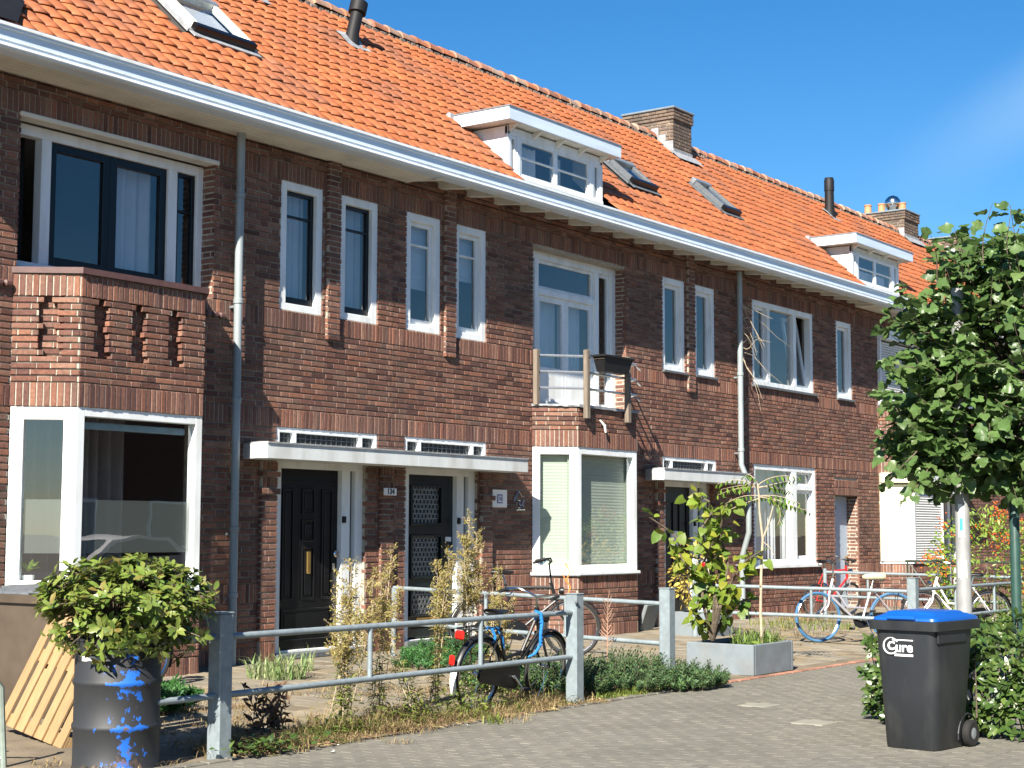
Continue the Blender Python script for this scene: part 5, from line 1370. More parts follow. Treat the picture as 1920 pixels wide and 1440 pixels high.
# white logo lettering on the front: a ringed capital and the small letters
tl = math.atan2(.028-.055, .4)
def onfront(yc, z, off=.0): 
    xx = 11.36 + (.055+(.028-.055)*(z-.45)/(.935-.10-.45)) - .003 - off
    yc += .26
    B = Matrix(((0,0,-1,0),(-1,0,0,0),(0,1,0,0),(0,0,0,1)))
    return Matrix.Translation((xx, yc, z)) @ Matrix.Rotation(.066, 4, 'Y') @ B
lg = text('C', body, .085, onfront(4.545, .760), MT['whiteprint'], 'logo_letter', .0015, bold=.003)
text('ure', body, .105, onfront(4.440, .752), MT['whiteprint'], 'logo_letters', .0015, bold=.002)
b = MB(); b.tube([(.060*math.cos(a*2*P/24), .060*math.sin(a*2*P/24), 0) for a in range(2, 23)], .0065, 5); b.xf(onfront(4.548, .762)).build('logo_ring', MT['whiteprint'], body)
b = MB(); b.bbox(-.075, .075, -.008, .008, -.001, .0015, .0004); b.xf(onfront(4.445, .695)).build('logo_bar', MT['whiteprint'], body)
b = MB(); b.bbox(-.085, .085, -.004, .004, -.001, .0015, .0004); b.xf(onfront(4.45, .806)).build('logo_line', MT['whiteprint'], body)
BIN.rotation_mode = 'XYZ'; BIN.rotation_euler = (0, 0, math.radians(-6))
wheelie('brown wheelie bin with a dark lid at the left edge, behind the pallet', (8.35, 10.55), 1.06, MT['brownplastic'], MT['sill'], (-1,0), .98, .74)
# ================================================================== oil drum
def drum_mat():
    m = mat('drum_paint', (.020,.0215,.024), .6, var=.12, scale=5)
    nt = m.node_tree; n = nt.nodes; l = nt.links; b = n['Principled BSDF']
    src = b.inputs['Base Color'].links[0].from_socket
    geo = n.new('ShaderNodeNewGeometry'); sep = n.new('ShaderNodeSeparateXYZ'); l.new(geo.outputs['Position'], sep.inputs[0])
    def math_(op, *ins):
        k = n.new('ShaderNodeMath'); k.operation = op
        for i, v in enumerate(ins):
            if isinstance(v, (int, float)): k.inputs[i].default_value = v
            else: l.new(v, k.inputs[i])
        return k.outputs[0]
    ang = math_('ARCTAN2', math_('SUBTRACT', sep.outputs['Y'], BY), math_('SUBTRACT', sep.outputs['X'], BX))
    def noise(scale, st, loc, det=8, rg=.6):
        cb = n.new('ShaderNodeCombineXYZ'); l.new(math_('MULTIPLY', ang, st[0]), cb.inputs[0]); l.new(math_('MULTIPLY', sep.outputs['Z'], st[1]), cb.inputs[1]); cb.inputs[2].default_value = loc
        t = n.new('ShaderNodeTexNoise'); t.inputs['Scale'].default_value = scale; t.inputs['Detail'].default_value = det; t.inputs['Roughness'].default_value = rg
        l.new(cb.outputs[0], t.inputs['Vector']); return t.outputs['Fac']
    def bump_(v, c, w): return math_('POWER', 2.718, math_('MULTIPLY', -1.0, math_('POWER', math_('DIVIDE', math_('SUBTRACT', v, c), w), 2.0)))
    def paint(src, fac, lo, hi, col):
        mr = n.new('ShaderNodeMapRange'); mr.inputs['From Min'].default_value = lo; mr.inputs['From Max'].default_value = hi; l.new(fac, mr.inputs['Value'])
        mx = n.new('ShaderNodeMixRGB'); mx.inputs['Color2'].default_value = (*col, 1); l.new(mr.outputs['Result'], mx.inputs['Fac']); l.new(src, mx.inputs['Color1']); return mx.outputs['Color']
    z = sep.outputs['Z']
    win = bump_(ang, math.radians(-118), .50)                     # the worn side of the drum
    base = noise(2.6, (1.5, 4.2), 3.3)
    worn = math_('ADD', base, math_('SUBTRACT', math_('MULTIPLY', win, .22), .17))
    rings = math_('ADD', math_('MULTIPLY', bump_(z, .585, .016), .20), math_('MULTIPLY', bump_(z, .29, .022), .24))
    worn = math_('ADD', worn, math_('MULTIPLY', rings, bump_(ang, math.radians(-122), .75)))
    worn = math_('ADD', worn, math_('MULTIPLY', bump_(z, .05, .13), .07))
    c = paint(src, worn, .565, .59, (.008,.105,.46))
    rust = math_('ADD', noise(3.4, (1.5, 3.0), 9.1), math_('ADD', math_('MULTIPLY', bump_(z, .02, .16), .14), math_('SUBTRACT', math_('MULTIPLY', win, .12), .14)))
    rust = math_('ADD', rust, math_('MULTIPLY', math_('MULTIPLY', bump_(z, .292, .012), bump_(ang, math.radians(-128), .4)), .16))
    c = paint(c, rust, .60, .72, (.10,.06,.045))
    sc = noise(9.0, (6.0, 1.0), 5.5, 4)
    c = paint(c, sc, .66, .74, (.045,.048,.05))
    l.new(c, b.inputs['Base Color']); return m
BX, BY = 7.35, 8.65
t = thing('oil_drum', 'dark steel drum with patches of bright blue paint, used as a plant tub', 'drum', (BX, BY, 0))
R_ = .288; prof = [(R_-.01,0),(R_+.006,.004),(R_+.006,.016),(R_,.024)]
for zc in (.29, .585): prof += [(R_,zc-.028),(R_+.010,zc-.012),(R_+.012,zc),(R_+.010,zc+.012),(R_,zc+.028)]
prof += [(R_,.855),(R_+.006,.862),(R_+.006,.876),(R_-.006,.88),(R_-.012,.86),(R_-.014,.80)]
MB().lathe(prof, (BX,BY,0), 48, cap=False).build('shell', drum_mat(), t, True)
MB().lathe([(R_-.015,.80),(.02,.83)], (BX,BY,0), 24).build('earth', MT['soil'], t)
wrap(t, 'tape_strip', BX, BY, R_+.004, math.radians(176), math.radians(211), .735, .765, MT['litter'], .003)
# ================================================================== pallet leaning on the drum
e1 = Vector((.10, 1.0, 0)).normalized(); e2 = Vector((.42, 0, .91)).normalized(); e2 = (e2-e1*e2.dot(e1)).normalized()
a = .13; f1 = e1*math.cos(a)+e2*math.sin(a); f2 = e2*math.cos(a)-e1*math.sin(a); f3 = f1.cross(f2)
PM = Matrix.Identity(4)
for i in range(3): PM[i][0], PM[i][1], PM[i][2], PM[i][3] = f1[i], f2[i], f3[i], (7.62, 9.55, .02)[i]
t = thing('pallet', 'new pale wooden pallet leaning beside the steel drum', 'pallet', M=PM)
LOCAL[0] = True
sgn = -1 if f3.x > 0 else 1           # the face with the close boards looks towards the street end (-X)
for i in range(7):
    w_ = .088 if i not in (0, 3, 6) else .10; x = .0+i*.143
    MB().bbox(x, x+w_, 0, 1.18, min(0, sgn*.020), max(0, sgn*.020), .003).build('board', MT['pallet'], t)
for y0 in (.0, .53, 1.08):
    MB().bbox(0, .96, y0, y0+.10, min(-sgn*.001, -sgn*.021), max(-sgn*.001, -sgn*.021), .003).build('cross_board', MT['pallet'], t)
    for x0 in (.0, .415, .83): MB().bbox(x0, x0+.13, y0, y0+.10, min(-sgn*.022,-sgn*.10), max(-sgn*.022,-sgn*.10), .004).build('block', MT['pallet'], t)
for x0 in (.0, .415, .83): MB().bbox(x0, x0+.125, 0, 1.18, min(-sgn*.101,-sgn*.121), max(-sgn*.101,-sgn*.121), .003).build('bottom_board', MT['pallet'], t)
LOCAL[0] = False
# pale green metal frame at the very edge
t = thing('metal_frame', 'pale green painted metal frame cut off by the left edge', 'metal frame', (6.9, 9.3, 0))
MB().tube([(6.73,9.165,.62),(6.79,9.165,.55),(6.83,9.165,.02),(6.79,9.165,0)], .022, 8).build('leg', MT['palemetal'], t, True)
MB().tube([(6.50,9.465,.62),(6.55,9.465,.02)], .022, 8).build('leg', MT['palemetal'], t, True)
for z in (.08, .36): MB().tube([(6.82,9.165,z),(6.55,9.465,z)], .016, 6).build('rung', MT['palemetal'], t, True)
# ================================================================== planters
def planter(label, x0, x1, y0, y1, zt, zb):
    t = thing('planter_box', label, 'planter', ((x0+x1)/2, (y0+y1)/2, zb), 'grey planter boxes')
    w_ = .045; b = MB()
    b.bbox(x0, x0+w_, y0, y1, zb, zt, .008); b.bbox(x1-w_, x1, y0, y1, zb, zt, .008); b.bbox(x0+w_-.001, x1-w_+.001, y0, y0+w_, zb, zt-.001, .008); b.bbox(x0+w_-.001, x1-w_+.001, y1-w_, y1, zb, zt-.001, .008)
    b.build('tub', MT['concrete'], t); MB().box(x0+w_, x1-w_, y0+w_, y1-w_, zb, zt-.05).build('earth', MT['soil'], t)
PX0, PX1, PY0, PY1 = 16.22, 17.22, 8.44, 9.30
planter('large grey concrete planter holding the leafy shrub and the thin young tree', PX0, PX1, PY0, PY1, .345, 0)
planter('grey concrete planter with the golden shrub beside the dark doorway', 20.5, 21.3, 11.42, 12.02, .44, .08)
t = thing('concrete_slab', 'grey concrete slab leaning in the shade right of the balcony bay', 'slab', (20.9, 12.7, .14))
Ms = Matrix.Translation((20.62, 12.62, .12)) @ Matrix.Rotation(math.radians(20), 4, 'X')
MB().bbox(0, .40, 0, .06, 0, .42, .01).xf(Ms).build('slab', MT['concrete'], t)
for i, (x, y, s) in enumerate(((10.55, 8.10, .035), (10.62, 8.20, .02), (8.75, 7.95, .03), (9.05, 8.15, .018), (11.25, 8.75, .03))):
    b = MB(); rr = random.Random(i); b.v = [(x+s*rr.uniform(-1,1), y+s*rr.uniform(-1,1), .012+s*rr.uniform(0,.8)) for _ in range(8)]; b.f = [(0,1,2),(2,3,4),(4,5,6),(6,7,0),(0,2,4,6)]; b.m = [0]*5
    tag(b.build('paper_scrap', MT['litter']), ['crumpled white paper scrap at the edge of the dry grass', 'smaller scrap right beside the crumpled paper', 'white scrap on the pavement near the left fence post', 'tiny pale scrap in front of the dry grass', 'white scrap lying in the dry grass under the fence'][i], 'litter')
# white hatchback parked across the street, seen mirrored in the big bay window
t = thing('parked_car', 'white hatchback mirrored in the large bay window', 'car', (24.5, -4.2, 0))
side = [(-1.95,.30),(-2.0,.62),(-1.9,.80),(-1.2,.92),(-.55,1.40),(.2,1.50),(1.1,1.46),(1.75,1.05),(1.98,.85),(2.0,.35)]
b = MB(); b.prism([(24.5+x, -5.0, z) for x, z in side], (0, 1.65, 0)); b.build('body', MT['bikewhite'], t, True)
win = [(-1.0,.95),(-.48,1.33),(.2,1.42),(1.05,1.38),(1.5,1.02)]
for yy in (-3.345, -5.005): MB().add([(24.5+x, yy, z) for x, z in win], [(0,1,2,3,4)]).build('side_window', MT['black'], t)
MB().add([(24.5-1.13,-4.85,.97),(24.5-.60,-4.85,1.37),(24.5-.60,-3.5,1.37),(24.5-1.13,-3.5,.97)], [(0,1,2,3)]).xf(Matrix.Translation((-.02,0,.012))).build('windscreen', MT['black'], t)
for x in (-1.3, 1.3):
    for yy in (-3.4, -4.95): MB().lathe([(.2,-.1),(.31,-.09),(.31,.09),(.2,.1)], (24.5+x, yy, .31), 20, 'y').build('wheel', MT['rubber'], t, True)

# ================================================================== PLANTS
def leaf_mb(L, Wd, fold=.25, droop=.25, shape='ovate', seed=0, n=3):
    """leaf along +X from its stalk, upper side +Z"""
    r = random.Random(seed); b = MB()
    prof = {'ovate': lambda t: math.sin(math.pi*min(1, t*.93+.05))**.8*(1-.35*t), 'lance': lambda t: math.sin(math.pi*t)**.75, 'heart': lambda t: (1-t)**.62*(1 if t > .02 else .75)*1.05,
            'oblong': lambda t: math.sin(math.pi*(t*.9+.06))**.55}[shape]
    xs = [i/n for i in range(n+1)]
    tw = r.uniform(-.15, .15)
    for i, t in enumerate(xs):
        x = L*(t-.12*droop*t*t); z = -droop*L*t*t*.6 + r.uniform(-.02, .02)*L
        w = Wd/2*prof(t) if i < n else 0.0
        zz = fold*w
        b.v += [(x, 0, z), (x-(.06*L if shape == 'heart' and i == 0 else 0), w, z+zz+tw*w+r.uniform(-.03,.03)*Wd), (x-(.06*L if shape == 'heart' and i == 0 else 0), -w, z+zz-tw*w+r.uniform(-.03,.03)*Wd)]
    for i in range(n):
        a, c = 3*i, 3*(i+1)
        if i < n-1: b.f += [[a, c, c+1, a+1], [a, a+2, c+2, c]]
        else: b.f += [[a, c, a+1], [a, a+2, c]]
    b.m = [0]*len(b.f)
    return b
def linden_mb(s, seed):
    """broad lobed leaf with a wavy blade, stalk end at the origin"""
    r = random.Random(seed); b = MB()
    out = [(0,0),(-.10,.22),(.02,.42),(.22,.50),(.40,.44),(.52,.46),(.62,.30),(.80,.24),(1.0,0),(.80,-.24),(.62,-.30),(.52,-.46),(.40,-.44),(.22,-.50),(.02,-.42),(-.10,-.22)]
    dr = r.uniform(.1, .5); wv = r.uniform(.05, .14); ph = r.uniform(0, 6)
    def P(x, y): return (x*s, y*s, s*(-dr*x*x*.6 + .30*abs(y)*r.uniform(.4,1.0) - .35*y*y + wv*math.sin(9*y+5*x+ph)))
    ring_ = [P(x*r.uniform(.94,1.05), y*r.uniform(.92,1.06)) for x, y in out]
    mid = [P(.15, 0), P(.45, 0), P(.72, 0)]
    b.v = ring_+mid; a, c, e = 16, 17, 18
    b.f = [[0,1,2,a],[a,2,3],[a,3,4,c],[c,4,5],[c,5,6,e],[e,6,7],[e,7,8],[e,8,9],[e,9,10],[c,e,10,11],[c,11,12],[a,c,12,13],[a,13,14],[0,a,14,15],[c,e,6]][:14]
    b.m = [0]*len(b.f)
    return b
def orient(pos, d, up, scale=1.0):
    d = Vector(d).normalized(); up = Vector(up); z = up-d*up.dot(d)
    z = z.normalized() if z.length > 1e-4 else d.orthogonal().normalized(); y = z.cross(d)
    M = Matrix.Identity(4)
    for i in range(3): M[i][0], M[i][1], M[i][2], M[i][3] = d[i]*scale, y[i]*scale, z[i]*scale, pos[i]
    return M
def rvec(r, s=1.0): return Vector((r.gauss(0, s), r.gauss(0, s), r.gauss(0, s)))
def rdir(r):
    v = rvec(r); return v.normalized() if v.length > 1e-6 else Vector((0,0,1))
def leaves(parent, L, m, nmax=300, name='leaf', rest='foliage', smooth='all'):
    """L: list of (mesh builder, key, Matrix)"""
    items = []
    for mb, key, M in L:
        c = M.translation; fr = abs((M.to_3x3() @ Vector((0,0,1))).normalized().dot(Vector(fw)))
        items.append((score(c, .2+fr)-.02*float((np.array(c)-EYE) @ fw), mb, key, M))
    scatter(parent, name, rest, items, m, nmax, smooth=smooth)

# ---------------------------------------------------------------- the young lime tree
r = random.Random(12)
TC = Vector((15.02, 5.12, 3.12))
t = thing('tree', 'leafy young tree with a dense dark green crown over the hedge', 'tree', (15.08, 5.18, 0))
right, fwd3, upv = Vector(RV), Vector(fw), Vector((0,0,1))
tr = Vector((15.33, 5.165, 0)); b = MB()
b.tube([tr, tr+Vector((.0,.0,1.2)), tr+Vector((.0,-.01,2.2)), tr+Vector((.02,-.05,3.3)), tr+Vector((.05,-.1,4.2))], [.045,.042,.036,.026,.012], 10)
b.build('trunk', MT['bark'], t, True)
LM = [linden_mb(.122, i) for i in range(8)]
LV = []
def twig(p0, d, length, nl, rad=.006, size=(.75,1.15)):
    pts = [Vector(p0)]; d = Vector(d).normalized(); k = 6
    for i in range(k): pts.append(pts[-1]+d*(length/k)); d = (d+rvec(r,.10)+Vector((0,0,.03))).normalized()
    MB_ = MB().tube(pts, [rad*(1-.12*i) for i in range(k+1)], 5); br.append(MB_)
    for j in range(nl):
        f = (j+.6)/nl*k; i = min(int(f), k-1); p = pts[i].lerp(pts[i+1], f-i)
        side = d.cross(upv).normalized() if abs(d.z) < .95 else right
        dd = (d*.5+side*(1 if j % 2 else -1)*.8+Vector((0,0,-.35))+rvec(r,.25)).normalized()
        up = (Vector((-.25,-.1,.8))+rvec(r,.45)).normalized()
        q = r.randrange(8); LV.append((LM[q], q, orient(p+dd*.03, dd, up, r.uniform(*size))))
br = []
# crown: leafy twigs growing out of limbs, denser towards the middle, uneven outline
blobs = [(0,0,0,1.05,1.15),(-.55,-.1,-.35,.62,.55),(-.62,0,.25,.55,.55),(.35,0,.75,.75,.62),(-.2,0,.85,.5,.5),(.55,.1,-.4,.8,.6),(-.50,.0,-.86,.55,.32),(.30,0,-.92,.80,.32),(-.75,0,-.55,.40,.40),(.8,0,.3,.7,.8)]
for bi, (bx, bd, bz, br_, bh) in enumerate(blobs):
    c = TC+right*bx+Vector((fw[0],fw[1],0))*bd+upv*bz
    for i in range(int(165*br_*bh+40)):
        v = rdir(r); v = Vector((v.x, v.y, v.z*1.0))
        rad = r.uniform(.45, 1.0)**.6
        p = c+Vector((v.x*br_*rad, v.y*br_*rad*.9, v.z*bh*rad))
        out = (p-TC); out.z *= .5
        d = (out.normalized()*.7+Vector((0,0,.25))+rvec(r,.35)).normalized()
        twig(p-d*.22, d, r.uniform(.28,.45), r.randrange(4,8), .004)
for px_, py_, dz, L_ in ((1840,430,0,.55),(1755,480,.1,.50),(1880,440,0,.6),(1905,430,.1,.5),(1700,560,0,.40),(1690,690,-.1,.45),(1690,880,0,.45),(1720,910,0,.4),(1665,740,0,.35),(1800,470,0,.5)):
    zc = 14.6; p = Vector(EYE)+(Vector(fw)+right*((px_-960)/F_PX)-Vector(UV)*((py_-720)/F_PX))*zc
    d = (p-TC); d = (d.normalized()*.6+Vector((0,0,.55 if py_ < 600 else -.05))+rvec(r,.1)).normalized()
    twig(p-d*L_*.55, d, L_, 8, .007)
bb_ = MB()
for m_ in br: bb_.add(m_.v, m_.f)
for i in range(26):
    a = r.uniform(0, 6.28); z0 = r.uniform(1.9, 3.9); e = tr+Vector((.9*math.cos(a)*r.uniform(.5,1), .9*math.sin(a)*r.uniform(.5,1), z0+r.uniform(.2,.7)))
    bb_.tube([tr+Vector((0,0,z0)), (tr+Vector((0,0,z0))).lerp(e,.5)+Vector((0,0,.08)), e], [.018,.012,.006], 6)
stuff(bb_.build('branch', MT['bark'], t, True))
leaves(t, LV, LF['linden'], 300)

# ---------------------------------------------------------------- shrub in the drum
r = random.Random(5)
t = thing('shrub', 'bushy glossy yellow-green shrub growing out of the steel drum', 'shrub', (BX, BY, .82))
LM = [leaf_mb(.086, .034, .18, .35, 'oblong', i) for i in range(6)]
LV = []; b = MB()
C0 = Vector((BX, BY, 1.11)); rt = Vector((RV[0], RV[1], 0)).normalized(); fd = Vector((fw[0], fw[1], 0)).normalized()
for i in range(640):
    v = rdir(r)
    if v.z < -.80: continue
    rad = r.uniform(.70, 1.03)
    ex = .60 if v.z > -.3 else .50
    p = C0+rt*(v.dot(rt)*ex*rad+.04)+fd*(v.dot(fd)*.50*rad)+Vector((0,0,v.z*(.30 if v.z > 0 else .27)*rad))
    if v.z < -.1 and r.random() < .5: p.z -= r.uniform(.05, .22)
    ax = (v*.7+Vector((0,0,.55))+rvec(r,.3)).normalized()
    if p.z < .95: ax = (v+rvec(r,.3)).normalized()
    b.tube([Vector((BX+r.uniform(-.08,.08), BY+r.uniform(-.08,.08), .84)), C0.lerp(p,.55), p], [.010,.007,.004], 5)
    n = r.randrange(6, 10); a0 = r.uniform(0, 6)
    s = ax.orthogonal().normalized(); w_ = ax.cross(s)
    for k in range(n):
        a = a0+k*2.4; rdl = s*math.cos(a)+w_*math.sin(a); dd = (rdl*.85+ax*r.uniform(.05,.8)).normalized()
        q = r.randrange(6); LV.append((LM[q], q, orient(p+ax*r.uniform(-.05,.02), dd, ax, r.uniform(.65,1.15))))
b.build('stem', MT['bark'], t)
leaves(t, LV, LF['laurel'], 300)

# ---------------------------------------------------------------- planter shrub (heart leaves), thin young tree, grass
r = random.Random(8)
SX, SY = 16.7, 9.0
t = thing('shrub', 'tall loose shrub with lime green rounded leaves in the big planter', 'shrub', (SX, SY, .3))
LM = [leaf_mb(.125, .125, .12, .35, 'heart', i) for i in range(6)]
LV = []; b = MB()
Q = lambda px_, py_, zc: Vector(EYE)+(Vector(fw)+Vector(RV)*((px_-960)/F_PX)-Vector(UV)*((py_-720)/F_PX))*zc
base = Vector((SX, SY, .28)); zb = float((np.array(base)-EYE) @ fw)
stems = [[(1336,1200),(1340,1120),(1335,1020),(1330,940),(1300,925)],[(1336,1200),(1325,1120),(1290,1040),(1262,1000),(1215,968)],[(1336,1200),(1350,1100),(1345,1020),(1360,950),(1372,935)],
         [(1336,1200),(1352,1130),(1372,1090),(1400,1050),(1425,1035)],[(1336,1200),(1330,1150),(1310,1090),(1285,1060),(1262,1012)],[(1336,1200),(1322,1170),(1305,1150),(1312,1110)],
         [(1336,1200),(1345,1140),(1330,1060),(1315,990),(1335,960)],[(1336,1200),(1350,1140),(1365,1060),(1350,1000),(1330,970)],[(1336,1200),(1360,1150),(1385,1130),(1410,1120)],[(1336,1200),(1320,1140),(1312,1070),(1340,1010)]]
for si, pp in enumerate(stems):
    dz = [0]+[r.uniform(-.25,.25) for _ in pp[1:]]
    pts = [Q(x, y, zb+d) for (x, y), d in zip(pp, dz)]
    b.tube(pts, [.020*(1-.18*i)+.003 for i in range(len(pts))], 6)
    for k in range(36):
        f = r.uniform(.25, 1)*(len(pts)-1)*.999; i = int(f); p = pts[i].lerp(pts[i+1], f-i)
        dd = (rvec(r,.6)+Vector((0,0,-.25))).normalized(); up = (Vector((-.35,-.15,.8))+rvec(r,.35)).normalized()
        q = r.randrange(6); LV.append((LM[q], q, orient(p+dd*r.uniform(.02,.14), dd, up, r.uniform(.6,1.2))))
b.build('stem', MT['bark'], t)
leaves(t, LV, LF['lime'], 300)
f_ = MB(); c = Q(1319, 1063, zb-.2)
for i in range(6): a = i*math.pi/3; f_.add([c, c+Vector((.02*math.cos(a),.02*math.sin(a),.015)), c+Vector((.022*math.cos(a+.5),.022*math.sin(a+.5),.055)), c+Vector((.012*math.cos(a+1),.012*math.sin(a+1),.05))], [(0,1,2,3)])
f_.build('red_flower', MT['bikered'], t)
t = thing('young_tree', 'thin pale-stemmed young tree with feathery leaves in the big planter', 'tree', (17.2, 9.2, .3))
b = MB(); zb2 = float((np.array((16.95,8.65,.3))-EYE) @ fw)
main = [(1429,1205),(1426,1150),(1427,1080),(1430,1010),(1424,960),(1423,930),(1420,905)]
pts = [Q(x, y, zb2) for x, y in main]; b.tube(pts, [.018,.017,.016,.014,.012,.010,.007], 8)
b.tube([Q(1430,1010,zb2), Q(1440,985,zb2), Q(1448,955,zb2), Q(1452,935,zb2)], [.010,.009,.007,.006], 6)
b.tube([Q(1430,1015,zb2), Q(1442,1025,zb2), Q(1452,1042,zb2)], [.006,.005,.003], 5)
b.build('trunk', MT['palebark'], t, True)
LM = [leaf_mb(.12, .034, .1, .5, 'lance', i) for i in range(5)]; LV = []; rb = MB()
fronds = [((1421,912),(1385,890),(1345,908)),((1421,912),(1400,905),(1352,918)),((1421,908),(1405,880),(1395,895)),((1421,910),(1450,885),(1498,895)),((1422,915),(1460,905),(1490,900)),((1422,935),(1375,950),(1340,970)),
          ((1423,930),(1390,925),(1360,945)),((1424,932),(1455,935),(1475,952)),((1424,930),(1465,925),(1500,945)),((1421,914),(1390,910),(1346,928)),((1452,935),(1475,945),(1520,960)),((1452,935),(1470,960),(1458,985)),((1452,935),(1440,925),(1402,938)),((1421,912),(1470,915),(1482,922))]
for a, m_, e in fronds:
    d0, d1 = r.uniform(-.1,.1), r.uniform(-.35,.35); p0, p1, p2 = Q(*a, zb2), Q(*m_, zb2+d0), Q(*e, zb2+d1)
    P_ = [p0*(1-s)**2+p1*2*s*(1-s)+p2*s*s for s in [i/8 for i in range(9)]]
    rb.tube(P_, [.006-.0005*i for i in range(9)], 4)
    for i in range(2, 9):
        tg = (P_[i]-P_[i-1]).normalized(); sd = tg.cross(upv).normalized()
        for s in (1, -1):
            dd = (sd*s*.75+tg*.35+Vector((0,0,-.45))+rvec(r,.08)).normalized()
            q = r.randrange(5); LV.append((LM[q], q, orient(P_[i], dd, upv+rvec(r,.15), r.uniform(.75,1.15)*(1-.04*i))))
rb.build('leaf_stalk', MT['palebark'], t)
leaves(t, LV, LF['ailan'], 300, 'leaflet', 'leaflets')

def blades(items, n, rad, h, r, wd=.008, lean=.5, cx=0, cy=0, z=None, el=1.0, rot=0.0):
    """grass blades of a tuft or strip"""
    b = items
    for i in range(n):
        a = r.uniform(0, 6.283); q = math.sqrt(r.random()); x, y = q*math.cos(a)*rad*el, q*math.sin(a)*rad
        x, y = x*math.cos(rot)-y*math.sin(rot), x*math.sin(rot)+y*math.cos(rot)
        x += cx; y += cy; z0 = gz(y) if z is None else z
        hh = h*r.uniform(.45, 1.1); th = r.uniform(0, 6.283); ln = lean*hh*r.uniform(.2, 1.3); dx, dy = math.cos(th)*ln, math.sin(th)*ln
        px, py = -math.sin(th)*wd/2, math.cos(th)*wd/2
        o = len(b.v)
        b.v += [(x-px,y-py,z0),(x+px,y+py,z0),(x+dx*.35-px*.8,y+dy*.35-py*.8,z0+hh*.6),(x+dx*.35+px*.8,y+dy*.35+py*.8,z0+hh*.6),(x+dx,y+dy,z0+hh*(1-.35*min(1,ln/hh)))]
        b.f += [[o,o+1,o+3,o+2],[o+2,o+3,o+4]]; b.m += [0,0]
    return b
r = random.Random(21)
t = thing('grass_clump', 'clump of green strap grass in the big planter', 'grass', (17.0, 8.9, .3))
blades(MB(), 170, .26, .26, r, .012, 1.0, 16.9, 8.8, .30).build('foliage', LF['green'], t); stuff(t.children[0])
t = thing('grass_clump', 'small yellowing grass tuft at the right corner of the big planter', 'grass', (17.45, 8.65, .3))
stuff(blades(MB(), 70, .12, .20, r, .010, 1.0, 17.08, 8.62, .30).build('foliage', LF['weed'], t))
b = MB(); Lm = leaf_mb(.13, .09, .1, .5, 'ovate', 3)
for i in range(26):
    p = Vector((r.uniform(16.3,17.1), r.uniform(8.5,8.75), .33)); M = orient(p, Vector((r.uniform(-1,1), r.uniform(-1,.4), .2)), upv+rvec(r,.2), r.uniform(.5,1.1)); b.add([M @ Vector(v) for v in Lm.v], Lm.f)
tag(b.build('ground_plant', LF['green'], None, 'all'), 'low broad-leaved green plants along the front edge of the big planter', 'plant', kind='stuff')

# ---------------------------------------------------------------- golden shrub behind
r = random.Random(31)
t = thing('shrub', 'round golden-leaved shrub beside the dark doorway of the third house', 'shrub', (20.6, 11.8, .4))
LM = [leaf_mb(.075, .04, .1, .3, 'ovate', i) for i in range(4)]; LV = []
for i in range(620):
    v = rdir(r); rad = r.uniform(.55, 1)
    p = Vector((20.75, 11.70, .98))+Vector((v.x*.42, v.y*.42, v.z*.55))*rad
    q = r.randrange(4); LV.append((LM[q], q, orient(p, (v+rvec(r,.5)).normalized(), Vector((-.3,-.1,.8))+rvec(r,.4), r.uniform(.7,1.3))))
leaves(t, LV, LF['yellow'], 0)
stuff(t.children[0])
b = MB()
for i in range(9): a = i*.7; b.tube([(20.8,11.72,.4),(20.75+.25*math.cos(a),11.75+.25*math.sin(a),1.0)], [.014,.006], 5)
b.build('stem', MT['bark'], t)
# ---------------------------------------------------------------- hedge at the right
r = random.Random(41)
t = thing('hedge', 'low clipped hedge with whitish flower buds behind the wheelie bin', 'hedge', (13.8, 4.6, 0))
LM = [leaf_mb(.085, .034, .15, .3, 'oblong', i) for i in range(6)]; LV = []; bs = MB(); bl = MB()
def hedge_top(x, y): return .70+.06*math.sin(x*5+y*3)+.05*math.sin(y*9)
for i in range(1150):
    x, y = r.uniform(12.35, 15.6), r.uniform(3.4, 5.75)
    f = r.random()
    if f < .45: x = 12.38+abs(r.gauss(0,.07)); z = r.uniform(.06, hedge_top(x,y))
    elif f < .62: y = 5.72-abs(r.gauss(0,.07)); z = r.uniform(.06, hedge_top(x,y))
    else: z = hedge_top(x,y)+r.gauss(0,.04)
    if x < 12.6+.9*max(0, y-5.0) and y > 5.0 and f >= .45: continue
    if f < .45 and y > 5.0: x += (y-5.0)*.95
    p = Vector((x, y, z)); o = Vector((-.8 if f < .45 else 0, .8 if .45 <= f < .62 else 0, .6 if f >= .62 else .25))
    ax = (o+Vector((0,0,.3))+rvec(r,.35)).normalized(); s = ax.orthogonal().normalized(); w_ = ax.cross(s); a0 = r.uniform(0,6)
    for k in range(r.randrange(5, 9)):
        a = a0+k*2.4; dd = ((s*math.cos(a)+w_*math.sin(a))*.7+ax*r.uniform(.2,.9)).normalized(); q = r.randrange(6)
        LV.append((LM[q], q, orient(p-ax*r.uniform(0,.08), dd, ax, r.uniform(.7,1.25))))
    if i % 8 == 0:
        for k in range(4): c = p+ax*.04+rvec(r,.012); bl.add([c+Vector(v)*.009 for v in ((1,0,0),(0,1,0),(-1,0,0),(0,-1,0),(0,0,1),(0,0,-1))], [(0,1,4),(1,2,4),(2,3,4),(3,0,4),(1,0,5),(2,1,5),(3,2,5),(0,3,5)])
    if i % 5 == 0: bs.tube([(x+.25*(1 if f < .45 else 0), y-.2*(1 if .45 <= f < .62 else 0), max(0, z-.5)), tuple(p)], [.008,.003], 4)
leaves(t, LV, LF['hedge'], 300)
stuff(bl.build('flower_bud', LF['blossom'], t)); stuff(bs.build('twig', MT['bark'], t))
